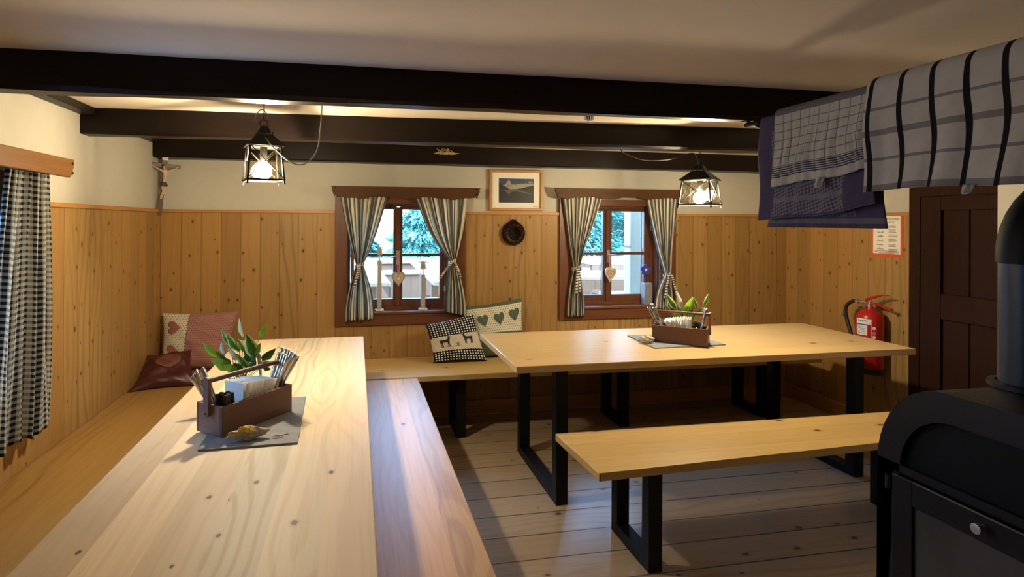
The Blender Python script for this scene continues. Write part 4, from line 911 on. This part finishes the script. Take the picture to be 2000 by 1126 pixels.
def pic(poly, mi, y): mb.prism([(ax0 + (ax1 - ax0) * x, az0 + (az1 - az0) * z) for x, z in poly], 'y', y, y + .0004, mi)
pic([(0, 0), (1, 0), (1, 1), (0, 1)], 0, .0034); pic([(0, 0), (1, 0), (1, .56), (0, .56)], 3, .003)
pic([(.06, .70), (.10, .73), (.14, .72), (.18, .76), (.21, .80), (.235, .87), (.26, .90), (.285, .96), (.31, .90), (.33, .86), (.35, .78), (.39, .75), (.43, .765), (.47, .74), (.53, .775), (.58, .765), (.63, .80), (.70, .785), (.76, .815), (.83, .795), (.90, .81), (.95, .775), (1, .78), (1, .64), (.75, .58), (.5, .56), (.3, .56)], 1, .0026)
pic([(0, .555), (.30, .565), (.24, .61), (.2, .66), (.13, .69), (.07, .77), (0, .84)], 2, .0022); pic([(.47, .56), (1, .53), (1, .73), (.93, .71), (.85, .68), (.78, .66), (.7, .62), (.6, .595)], 2, .0022)
pic([(.24, .70), (.27, .78), (.25, .66), (.29, .62)], 2, .0022); pic([(.33, .66), (.335, .80), (.36, .70)], 2, .0022)
pic([(.08, .53), (.14, .50), (.2, .47), (.24, .40), (.27, .36), (.285, .30), (.31, .37), (.35, .45), (.5, .465), (.62, .44), (.74, .405), (.9, .35), (.92, .37), (.8, .44), (.66, .50), (.5, .54), (.3, .55)], 4, .0022)
pic([(.82, .86), (.88, .9), (.96, .88), (.98, .82), (.86, .82)], 5, .0022)
mb.build('photo_print', pmats, t, smooth=0)
MB().box(px0 + .02, px1 - .02, -.002, .0, pz0 + .02, pz1 - .02).build('picture_glass', M['pglass'], t, smooth=0)
text('Bergsee', 'signature', M['ink'], t, Matrix.Translation((px1 - .055, .0036, pz0 + .035)) @ FX, .012)
t = thing('cake_mould', 'round dark brown ceramic cake mould with a pointed tip, hung on the panelling', 'cake mould', (2.519, 0, 1.384))
Mx = Matrix.Translation((2.519, -.002, 1.378)) @ FX
prof = [(.092, 0), (.094, .012), (.086, .034), (.068, .046), (.050, .044), (.038, .030), (.034, .008), (.028, .004), (0, .004)]
MB().lathe(prof, 40, Mx, uv=True).build('bowl', M['mould'], t)
MB().lathe([(.0275, .0045), (0, .0046)], 24, Mx).build('hole_shade', M['stove_in'], t)  # near-black disc paints the shade inside the mould's hole
mb = MB(); mb.prism([(2.519 - .05, 1.45), (2.519 - .022, 1.476), (2.519 - .008, 1.488), (2.519 + .008, 1.488), (2.519 + .022, 1.476), (2.519 + .05, 1.45)], 'y', -.028, -.002); mb.build('tip', M['mould'], t, bevel=.006)
t = thing('notice_sheet', 'laminated white notice with an orange border on the right wall panelling', 'notice', (W, -.93, 1.23))
ya, yb, za, zb = -.812, -1.048, 1.236, 1.538      # left edge is nearer the back wall
MB().box(W - .0022, W - .0005, yb, ya, za, zb).build('orange_border', M['orange'], t)
MB().box(W - .0032, W - .0022, yb + .016, ya - .016, za + .022, zb - .018).build('paper', M['paper'], t)
Rw = Matrix(((0, 0, -1, 0), (-1, 0, 0, 0), (0, 1, 0, 0), (0, 0, 0, 1)))      # text on the right wall, reading towards -x
text('...EMERGENZTEIM\nSquadrem', 'heading', M['ink'], t, Matrix.Translation((W - .0034, -.955, 1.488)) @ Rw, .017)
mb = MB(); r = random.Random(4); z = 1.455
for blk in range(6):
    for ln_ in range(3):
        mb.box(W - .0036, W - .0032, -.95 - r.uniform(.045, .062), -.945, z, z + .0028); z -= .0075
    z -= .0105
z = 1.43
mb.box(W - .0036, W - .0032, -1.02, -.84, 1.276, 1.279); mb.box(W - .0036, W - .0032, -1.02, -.842, 1.268, 1.271); mb.box(W - .0036, W - .0032, -.99, -.87, 1.261, 1.264); mb.build('text_lines', M['ink'], t)
mb = MB()
for blk in range(6):
    z = 1.43 - blk * .0285; mb.box(W - .0036, W - .0032, -.91, -.852, z, z + .002)
    for k in range(4): mb.box(W - .0036, W - .0032, -.865 - k * .011 - r.uniform(.003, .008), -.862 - k * .011, z + .002, z + r.uniform(.006, .016))
mb.build('pictograms', M['grey_ink'], t)
MB().sphere((W - .004, yb + .010, zb - .008), .004, 8, 6).build('pin', M['white'], t)

# ------------------------------------------------------------------ fire extinguisher
ex, ey, R_ = W - .098, -.895, .083
t = thing('fire_extinguisher', 'red fire extinguisher with a black hose on the right wall by the door', 'fire extinguisher', (ex, ey, .43))
Me = Matrix.Translation((ex, ey, 0))
MB().lathe([(0, .455), (R_ * .9, .455), (R_, .47), (R_, .80), (R_ * .96, .826), (R_ * .8, .848), (R_ * .5, .864), (.026, .872), (.022, .888), (0, .888)], 40, Me).build('cylinder', M['red'], t, smooth=30)
MB().lathe([(R_ * .8, .432), (R_ * 1.0, .432), (R_ * 1.02, .47), (R_ * .9, .47)], 40, Me).build('foot_ring', M['black'], t)
mb = MB(); mb.lathe([(0, .886), (.019, .886), (.019, .902), (.014, .906), (.014, .925), (0, .925)], 16, Me); mb.tube([(ex, ey, .912), (ex - .012, ey + .075, .916)], .010, 10); mb.lathe([(0, 0), (.013, 0), (.013, .016), (0, .016)], 12, Matrix.Translation((ex - .02, ey + .01, .893)) @ Matrix.Rotation(-PI / 2, 4, 'Y')); mb.build('valve', M['chrome'], t)
dv = Vector((.15, -1, 0)).normalized(); sd = Vector((1, .15, 0)).normalized()
def lever(pts, w_, nm):
    mb = MB(); o = Vector((ex, ey, 0)); vs, fs = [], []
    for a, z, h in pts:
        for s in (-1, 1):
            for q in (0, h): vs.append(o + dv * a + sd * (s * w_ / 2) + Vector((0, 0, z + q)))
    for i in range(len(pts) - 1):
        a = i * 4; fs += [(a, a + 4, a + 5, a + 1), (a + 2, a + 3, a + 7, a + 6), (a + 1, a + 5, a + 7, a + 3), (a, a + 2, a + 6, a + 4)]
    n = (len(pts) - 1) * 4; fs += [(0, 1, 3, 2), (n, n + 2, n + 3, n + 1)]; mb.add(vs, fs); mb.build(nm, M['red'], t, bevel=.002)
lever([(-.03, .925, .014), (.02, .945, .02), (.075, .972, .010), (.125, .977, .005)], .024, 'top_lever')
lever([(-.015, .912, .012), (.06, .905, .012), (.12, .888, .010), (.15, .882, .012)], .022, 'carry_handle')
hp = [(ex - .012, ey + .075, .916), (ex - .016, ey + .12, .912), (ex - .02, ey + .165, .88), (ex - .022, ey + .178, .83), (ex - .022, ey + .16, .76), (ex - .025, ey + .125, .67), (ex - .03, ey + .105, .58), (ex - .035, ey + .10, .50)]
def smooth_path(p, n=6):
    p = [Vector(q) for q in p]; out = []
    for i in range(len(p) - 1):
        a, b, c, d = p[max(i - 1, 0)], p[i], p[i + 1], p[min(i + 2, len(p) - 1)]
        for k in range(n):
            s = k / n; out.append(.5 * ((2 * b) + (c - a) * s + (2 * a - 5 * b + 4 * c - d) * s * s + (3 * b - a - 3 * c + d) * s ** 3))
    return out + [p[-1]]
MB().tube(smooth_path(hp), .0125, 12).build('hose', M['black'], t)
MB().tube([hp[0], Vector(hp[0]) + Vector((-.002, .022, 0))], .0145, 12).build('hose_collar', M['chrome'], t)
MB().box(ex + .03, W - .0005, ey - .03, ey + .03, .70, .74).build('wall_bracket', M['black'], t)
a0 = math.atan2(CY - ey, CX - ex)          # the side of the bottle that carries the label
def lab(nm, mat, d0, d1, z0, z1, off=.0008, par=None):
    def fn(u, v):
        a = a0 - math.radians(d0 + (d1 - d0) * u); return (ex + (R_ + off) * math.cos(a), ey + (R_ + off) * math.sin(a), z0 + (z1 - z0) * v)
    mb = MB(); mb.grid(fn, 16, 2); mb.uv = {}; return mb.build(nm, mat, par or t)
lb = lab('label', M['white'], 62, -6, .775, .812); lab('label_panel', M['white'], 62, 10, .70, .775, .0008, lb); lab('blue_band', M['blue'], 62, 12, .768, .776, .0014, lb)
for k in range(5): lab('print_line', M['grey_ink'], 56 - (k % 2) * 4, 16 + (k % 3) * 3, .712 + k * .0105, .716 + k * .0105, .0014, lb)
lab('frame_line', M['white'], -4, -6, .58, .775, .0008, lb); lab('red_print', M['pink_ink'], 52, 10, .665, .69, .0008, lb)
for dd in (45, 36, 14, 4): lab('white_symbol', M['white'], dd, dd - 6, .63, .65, .0008, lb)
for z in (.752, .69):
    a = a0 - math.radians(-16); n_ = Vector((math.cos(a), math.sin(a), 0)); Mx = Matrix.Translation(Vector((ex, ey, z)) + n_ * (R_ + .0002)) @ Matrix.Rotation(a, 4, 'Z') @ Matrix.Rotation(PI / 2, 4, 'Y')
    MB().lathe([(0, .0012), (.011, .0012), (.011, 0)], 18, Mx).build('round_symbol', M['white'], lb)
lab('small_panel', M['pink_ink'], -8, -24, .705, .728, .0008, lb); lab('silver_panel', M['handle'], -8, -30, .62, .65, .0008, lb)
for k, c_ in enumerate('STAMLAR'):
    a = a0 - math.radians(50 - k * 5.6); n_ = Vector((math.cos(a), math.sin(a), 0)); tx = Vector((-math.sin(a), math.cos(a), 0))
    Mx = Matrix((tx, Vector((0, 0, 1)), n_)).transposed().to_4x4(); Mx.translation = Vector((ex, ey, .797)) + n_ * (R_ + .0016); text(c_, 'lettering', M['ink'], lb, Mx, .017)

# ------------------------------------------------------------------ lanterns
def lantern(label, loc, rz, hang, cable, bb, tt, e, hz):
    t = thing('hanging_lantern', label, 'lantern', loc, rz)
    mb = MB()
    cor = [(-1, -1), (1, -1), (1, 1), (-1, 1)]
    for (a, b) in cor: mb.tube([(a * bb, b * bb, -.008), (a * tt, b * tt, hz)], .0055, 4)
    for i in range(4):
        p, q_ = cor[i], cor[(i + 1) % 4]
        mb.tube([(p[0] * bb, p[1] * bb, .012), (q_[0] * bb, q_[1] * bb, .012)], .0055, 4); mb.tube([(p[0] * tt, p[1] * tt, hz - .004), (q_[0] * tt, q_[1] * tt, hz - .004)], .005, 4)
    mb.build('frame', M['iron'], t, local=True, smooth=20)
    for i in range(4):
        p, q_ = cor[i], cor[(i + 1) % 4]; m2 = MB(); o_ = 1.03
        m2.tube([(p[0] * bb * o_, p[1] * bb * o_, .012), (q_[0] * tt * o_, q_[1] * tt * o_, hz)], .003, 4); m2.tube([(q_[0] * bb * o_, q_[1] * bb * o_, .012), (p[0] * tt * o_, p[1] * tt * o_, hz)], .003, 4)
        m2.build('cross_bars', M['iron'], t, local=True, smooth=20)
        k = .97; MB().add([(p[0] * bb * k, p[1] * bb * k, .014), (q_[0] * bb * k, q_[1] * bb * k, .014), (q_[0] * tt * k, q_[1] * tt * k, hz - .006), (p[0] * tt * k, p[1] * tt * k, hz - .006)], [(0, 1, 2, 3)]).build('pane', M['lglass'], t, local=True, smooth=0, solid=.002)
    mb = MB(); u = e * .42; z0, z1 = hz, hz + .052
    vs = [(a * e, b * e, z0) for a, b in cor] + [(a * u, b * u, z1) for a, b in cor] + [(a * e, b * e, z0 - .004) for a, b in cor]
    mb.add(vs, [(0, 1, 5, 4), (1, 2, 6, 5), (2, 3, 7, 6), (3, 0, 4, 7), (4, 5, 6, 7), (8, 9, 1, 0), (9, 10, 2, 1), (10, 11, 3, 2), (11, 8, 0, 3), (11, 10, 9, 8)])
    for a, b in cor: mb.tube([(a * .034, b * .034, z1 - .002), (a * .034, b * .034, z1 + .012)], .003, 4)
    mb.lathe([(.0, .0), (e * .5, .0), (e * .32, .022), (.012, .03), (0, .03)], 4, Matrix.Translation((0, 0, z1 + .010)) @ Matrix.Rotation(PI / 4, 4, 'Z')); mb.build('roof', M['iron'], t, local=True, smooth=20)
    mb = MB(); zt = z1 + .036; mb.tube([(.018 * math.cos(a), 0, zt + .016 + .018 * math.sin(a)) for a in [2 * PI * k / 14 for k in range(15)]], .0025, 6); mb.build('hanging_ring', M['iron'], t, local=True)
    MB().tube([(0, 0, zt + .03), (.001, 0, (zt + .03 + hang) / 2), (0, 0, hang)], .0025, 6).build('hanger', M['iron'], t, local=True)
    MB().lathe([(0, hz - .004), (.016, hz - .004), (.016, .103), (.012, .0965), (0, .0965)], 14).build('socket', M['iron'], t, local=True)
    MB().lathe([(.0, .096), (.011, .094), (.014, .088), (.027, .078), (.034, .066), (.0365, .052), (.034, .038), (.026, .026), (.013, .018), (0, .016)], 18).build('bulb', M['bulb'], t, local=True, smooth=80)
    MB().tube(smooth_path(cable, 8), .0028, 6).build('cable', M['cord'], t, local=True)
    return t
lantern('black iron lantern glowing above the left foreground table', (.907, -1.50, 1.638), math.radians(17), 2.02 - 1.638,
        [(.0, 0, .20), (-.03, 0, .25), (-.035, 0, .30), (-.01, 0, .335), (.02, 0, .30), (-.005, .0, .24), (.02, -.10, .16), (.10, -.11, .09), (.17, -.09, .09), (.23, -.06, .16), (.25, -.04, .27), (.262, -.02, .382)], .079, .066, .080, .168)
lantern('black iron lantern glowing above the window table, corner turned to the room', (3.356, -1.15, 1.563), math.radians(38), 1.89 - 1.563,
        [(.0, 0, .20), (.0, .02, .30), (-.06, .035, .318), (-.20, .10, .275), (-.32, .20, .265), (-.42, .28, .30), (-.44, .30, .325)], .095, .077, .094, .160)

# ------------------------------------------------------------------ small ceiling things
t = thing('smoke_detector', 'round white smoke detector on the ceiling between the two front beams', 'smoke detector', (2.48, -1.53, H))
MB().lathe([(0, 0), (.055, 0), (.053, .012), (.03, .018), (0, .018)], 28, Matrix.Translation((2.48, -1.53, H)) @ Matrix.Rotation(PI, 4, 'X')).build('base', M['smoke'], t)
mb = MB()
for k in range(12): a = 2 * PI * k / 12; mb.tube([(2.48 + .022 * math.cos(a), -1.53 + .022 * math.sin(a), H - .017), (2.48 + .024 * math.cos(a), -1.53 + .024 * math.sin(a), H - .034), (2.48 + .01 * math.cos(a), -1.53 + .01 * math.sin(a), H - .042)], .0022, 5)
mb.build('vent_cage', M['smoke'], t); MB().lathe([(0, .017), (.018, .017), (.016, .034), (0, .038)], 16, Matrix.Translation((2.48, -1.53, H)) @ Matrix.Rotation(PI, 4, 'X')).build('sensor', M['ink'], t)
mb = MB(); r = random.Random(9)
for k in range(46):
    a, b = r.uniform(1.885, 2.0), r.uniform(1.90, 2.07); z = 1.958 + r.uniform(0, .008); mb.tube([(a, -.14 - r.uniform(0, .02), z), ((a + b) / 2, -.145 - r.uniform(0, .025), z - .003), (b, -.14 - r.uniform(0, .02), z + r.uniform(0, .012))], .0017, 4)
for k in range(16): a = r.uniform(1.9, 1.99); mb.tube([(a, -.138, 1.995 + r.uniform(-.005, .01)), (a + r.uniform(-.03, .04), -.15, 1.975), (a + r.uniform(-.05, .06), -.15, 1.96)], .0018, 4)
tag(mb.build('straw_tuft', M['straw'], smooth=0), 'tuft of pale dried straw tucked against the rear beam above the reindeer window', 'straw tuft')

# ------------------------------------------------------------------ stove
xs = 2.80
t = thing('wood_stove', 'black iron wood stove in the right foreground with a glass door', 'stove', (xs + .25, -3.15, 0))
def arch(y0, y1, zt, r, zb, n=10):
    pts = [(y1, zb)]
    for k in range(n + 1): a = PI / 2 * k / n; pts.append((y1 - r[0] + r[0] * math.cos(a), zt - r[1] + r[1] * math.sin(a)))
    for k in range(n + 1): a = PI / 2 + PI / 2 * k / n; pts.append((y0 + r[0] + r[0] * math.cos(a), zt - r[1] + r[1] * math.sin(a)))
    pts.append((y0, zb)); return pts
SY0, SY1, SZ = -3.50, -2.845, 1.032
MB().prism(arch(SY0, SY1, SZ, (.19, .25), .10), 'x', xs + .022, xs + .52).build('body', M['stove'], t, bevel=.004, smooth=50)
out = arch(SY0, SY1, SZ, (.19, .25), .10); inn = arch(SY0 + .07, SY1 - .07, SZ - .075, (.14, .17), .79)
mb = MB(); n = len(out)
# face rim: ring between the outer and the inner arch, 22 mm thick
inner2 = arch(SY0 + .068, SY1 - .068, SZ - .075, (.14, .17), .80)
def ring_prism(o_, i_, xa, xb):
    m_ = MB(); k = len(o_); vs = [(xa, *p) for p in o_] + [(xa, *p) for p in i_] + [(xb, *p) for p in o_] + [(xb, *p) for p in i_]; fs = []
    for j in range(k - 1):
        fs += [(j, j + 1, k + j + 1, k + j), (2 * k + j, 3 * k + j, 3 * k + j + 1, 2 * k + j + 1), (j, 2 * k + j, 2 * k + j + 1, j + 1), (k + j, k + j + 1, 3 * k + j + 1, 3 * k + j)]
    m_.add(vs, fs); return m_
mb = ring_prism(out, inner2, xs, xs + .022)
mb.box(xs, xs + .022, SY0, SY1, .10, .16); mb.box(xs, xs + .022, SY1 - .05, SY1, .16, .80); mb.box(xs, xs + .022, SY0, SY0 + .05, .16, .80); mb.box(xs, xs + .022, SY0 + .05, SY1 - .05, .778, .80)
mb.build('face_rim', M['stove'], t)
MB().prism(inner2, 'x', xs + .016, xs + .0215).build('arch_panel', M['stove_in'], t)
DA, DB, DZ0, DZ1 = SY0 + .055, SY1 - .055, .165, .773
gy0, gy1, gz0, gz1 = SY0 + .115, -2.958, .26, .707
mb = MB(); mb.box(xs - .012, xs + .016, gy1, DB, DZ0, DZ1); mb.box(xs - .012, xs + .016, DA, gy0, DZ0, DZ1); mb.box(xs - .012, xs + .016, gy0, gy1, gz1, DZ1); mb.box(xs - .012, xs + .016, gy0, gy1, DZ0, gz0)
dr = mb.build('door', M['stove'], t, bevel=.003)
MB().box(xs - .003, xs + .004, gy0, gy1, gz0, gz1).build('glass', M['stove_glass'], dr)
MB().lathe([(0, 0), (.007, 0), (.007, .014), (.012, .018), (.012, .026), (0, .028)], 16, Matrix.Translation((xs - .012, -3.135, .745)) @ Matrix.Rotation(-PI / 2, 4, 'Y')).build('knob', M['handle'], dr)
for zz in (.745, .25): MB().tube([(xs - .008, SY1 - .045, zz - .02), (xs - .008, SY1 - .045, zz + .02)], .010, 10).build('hinge', M['stove'], dr)
MB().box(xs + .03, xs + .50, SY0 + .02, SY1 - .02, 0, .10).build('plinth', M['stove_in'], t)
MB().lathe([(0, SZ + .001), (.095, SZ + .001), (.095, SZ + .012), (.078, SZ + .014)], 28, Matrix.Translation((3.075, -3.045, 0))).build('flue_collar', M['stove'], t)
t = thing('stove_pipe', 'black stove pipe rising from the stove and bending to the chimney', 'stove pipe', (3.075, -3.045, 1.05))
pp = [(3.075, -3.045, SZ + .013), (3.075, -3.045, 1.36)]
MB().tube(pp, .074, 28).build('lower_pipe', M['pipe'], t, smooth=50)
pe = [(3.075, -3.045, 1.361)] + [(3.075 + .15 * (1 - math.cos(PI / 2 * k / 8)), -3.045, 1.38 + .15 * math.sin(PI / 2 * k / 8)) for k in range(9)]
MB().tube(pe, .079, 28).build('elbow', M['stove_in'], t, smooth=50)
MB().tube([(3.226, -3.045, 1.53), (4.49, -3.045, 1.53)], .074, 28).build('upper_pipe', M['stove_in'], t, smooth=50)

# ------------------------------------------------------------------ drying rail and towels
rx, rz_ = 2.925, 1.872
t = thing('drying_rail', 'dark drying rail carrying the three towels, fixed under the front beam', 'drying rail', (rx, -2.8, rz_))
MB().tube([(rx, -2.12, rz_), (rx, -3.62, rz_)], .010, 12).build('rail', M['iron'], t)
mb = MB(); mb.sphere((rx + .0, -2.196, rz_ - .004), .019, 12, 8); mb.build('end_knob', M['iron'], t)
for yy, zt in ((-2.135, 1.893), (-3.60, 2.0195)):
    mb = MB(); mb.tube([(rx, yy, rz_), (rx, yy, zt)], .006, 8); mb.box(rx - .02, rx + .02, yy - .02, yy + .02, zt - .008, zt); mb.build('bracket', M['iron'], t)
def towel(name, label, y0, y1, zf, zb, lay, mat, seed, wave=.008, fold=6, loop=None, skew=0.0, topskew=0.0):
    t = thing(name, label, 'towel', (rx, (y0 + y1) / 2, zf)); r = random.Random(seed); p1, p2 = r.uniform(0, 6), r.uniform(0, 6)
    ra = .012 + lay; lf = rz_ - zf; lb_ = rz_ - zb; arc = PI * ra; tot = lf + arc + lb_
    def fn(u, v):      # u along the rail away from the back wall, v: front hem -> rail -> back hem
        s = v * tot; y = y0 + (y1 - y0) * u
        if s < lf: q = lf - s; x = rx - ra; z = rz_ - q; side = -1
        elif s < lf + arc: a = (s - lf) / ra; x = rx - ra * math.cos(a); z = rz_ + ra * math.sin(a); q = 0; side = 0
        else: q = s - lf - arc; x = rx + ra; z = rz_ - q; side = 1
        k = min(1, q / .15)
        x += side * (.004 * k) + side * abs(k * wave * (math.sin(2 * PI * fold * .5 * u + p1) + .5 * math.sin(2 * PI * fold * u + p2 + q * 9)))
        if side == -1: z += (skew * (u ** 2) * (q / lf) + .004 * math.sin(9 * u + p2) * (q / lf))
        y += .012 * math.sin(q * 14 + p1 + u * 3) * k
        return (x, y, z)
    def uvf(u, v):
        s = v * tot; d = lf - s if s < lf else (0 if s < lf + arc else s - lf - arc); return ((y0 - y1) * u if y0 > y1 else 0, abs(d))
    MB().grid(fn, 60, 70, uvf).build('cloth', mat, t, solid=.0025, smooth=60)
    if loop:
        u, ln_, wd = loop; a = Vector(fn(u, 0.0)); mb = MB(); mb.grid(lambda i, v: (a.x - .002 - .012 * math.sin(PI * v), a.y + (i - .5) * wd + .012 * (v - .5), a.z + .004 - ln_ * math.sin(PI * v)), 2, 10); mb.uv = {}
        mb.build('hanging_loop', M['towel_loop'], t, solid=.002)
    return t
M['towel_loop'] = plain('towel_loop', (.33, .32, .31), .9, spec=.1)
towel('tea_towel', 'navy patterned towel hanging at the beam end of the rail', -2.225, -2.74, 1.478, 1.448, .002, M['navy_towel'], 1, .006, 5, None, .045)
towel('tea_towel', 'grey finely checked towel with a frayed hem, over the navy towel', -2.32, -2.735, 1.606, 1.64, .017, M['small_towel'], 5, .008, 8, (.57, .035, .025), .035)
towel('tea_towel', 'large white towel with bold black stripes nearest the stove pipe', -2.73, -3.46, 1.562, 1.60, .034, M['big_towel'], 8, .010, 6, (.43, .025, .02), 0.0)

# ------------------------------------------------------------------ terrace outside the windows
tag(MB().box(-4, 12, .3, 6.2, -.10, .05).build('terrace_floor', M['deck']), kind='structure')
tag(MB().box(-25, 40, 6.2, 45, -1.6, -1.5).build('meadow_ground', M['foliage']), kind='structure')
t = thing('terrace_fence', 'boarded terrace fence with a pale cap rail beyond the picnic tables', 'fence', (3, 4.85, .05))
MB().box(-4, 12, 4.84, 4.87, .05, .80).build('board_panel', M['fence'], t)
MB().box(-4, 12, 4.78, 4.92, .80, .885).build('cap_rail', M['outwood'], t, bevel=.006)
MB().box(-4, 12, 4.80, 4.839, .62, .70).build('rail', M['outwood'], t, bevel=.004)
def picnic(label, loc, rz, hl=.9, bench=True, grp=None):
    t = thing('picnic_table' if bench else 'terrace_table', label, 'picnic table' if bench else 'outdoor table', loc, rz, grp)
    MB().box(-hl, hl, -.38, .38, .80, .84).build('tabletop', M['outwood'], t, bevel=.006, local=True)
    MB().box(-hl, hl, -.385, -.36, .70, .799).build('apron', M['fence'], t, local=True)
    for s in (-1, 1):
        if bench: MB().box(-hl, hl, s * .75 - .13, s * .75 + .13, .42, .46).build('bench_seat', M['outwood'], t, bevel=.005, local=True)
        mb = MB()
        mb.box(s * .65 - .04, s * .65 + .04, *((-.85, .85, .34, .42) if bench else (-.22, .22, .34, .42))); mb.box(s * .65 - .04, s * .65 + .04, -.30, -.22, 0, .80); mb.box(s * .65 - .04, s * .65 + .04, .22, .30, 0, .80); mb.build('leg', M['fence'], t, bevel=.004, local=True)
    return t
picnic('pale picnic table close outside the window with the blue flower', (4.35, 1.78, .05), math.radians(-5))
picnic('pale picnic table farther out, near the terrace fence', (5.6, 3.75, .05), math.radians(-3))
picnic('long pale terrace table running away from the reindeer window, behind the short reindeer', (2.47, 2.75, .05), math.radians(89), 1.6, False)
picnic('long pale terrace table running away from the reindeer window, behind the tall reindeer', (1.24, 2.75, .05), math.radians(91), 1.6, False)
t = thing('drinks_crate', 'dark crate on the terrace beyond the short reindeer', 'crate', (1.86, 2.0, .05))
mb = MB(); mb.box(1.70, 2.02, 1.9, 2.2, .05, .55); mb.build('crate_body', M['crate'], t, bevel=.01)
mb = MB(); mb.box(1.73, 1.99, 1.892, 1.899, .40, .50); mb.build('crate_label', M['grey_ink'], t)
tag(MB().box(3.785, 3.915, .55, .68, .05, 2.9).build('veranda_post', M['postwood'], bevel=.01), 'pale square veranda post outside the blue flower window', 'post')
def tree(label, x, y, z0, h, r_, seed, n, blunt=.85, group='tall conifers beyond the terrace fence', kind='conifer_tree'):
    t = thing(kind, label, 'tree', (x, y, -1.5), 0, group); r = random.Random(seed)
    MB().tube([(x, y, -1.5), (x, y, z0 + h * .9)], [.14, .03], 8).build('trunk', M['bark'], t)
    vs, fs = [], []
    for k in range(n):
        f = r.random() ** 1.15; a = r.uniform(0, 2 * PI); rr_ = r_ * ((1 - f * f) ** .5 if blunt > 1 else (1 - f) ** .8) * (.5 + .5 * r.random() ** .5) * (1 + .22 * math.sin(f * 46 + seed)); c = Vector((x + rr_ * math.cos(a), y + rr_ * math.sin(a), z0 + h * f - .12 * rr_))
        d = Vector((math.cos(a), math.sin(a), r.uniform(-1.0, .3))).normalized(); s_ = d.cross(Vector((r.uniform(-.6, .6), r.uniform(-.6, .6), 1))).normalized(); l, w_ = r.uniform(.09, .2), r.uniform(.022, .05)
        b = len(vs); vs += [c - d * l * .3, c + s_ * w_, c + d * l, c - s_ * w_]; fs.append((b, b + 1, b + 2, b + 3))
    MB().add(vs, fs).build('foliage', M['foliage'], t, smooth=0)
for i, (x, y, h, r_) in enumerate([(6.3, 8.6, 7.5, 1.7), (8.7, 8.9, 8.5, 1.8), (7.5, 10.8, 9, 2.1), (10.6, 11.2, 9, 2.2), (5.6, 13.0, 8.0, 2.0), (13.4, 12.5, 10, 2.2)]):
    tree('dark green conifer beyond the terrace fence', x, y, -1.0, h, r_, 40 + i, 17000)
for i, (x, y, h, r_) in enumerate([(2.75, 8.3, 2.85, .95), (3.9, 9.6, 3.3, 1.1), (1.45, 9.9, 2.2, .8), (-.4, 9.0, 2.6, .9)]):
    tree('low leafy tree whose top shows above the terrace fence', x, y, -1.0, h, r_, 60 + i, 8000, 2.2, 'low trees beyond the terrace fence', 'leafy_tree')
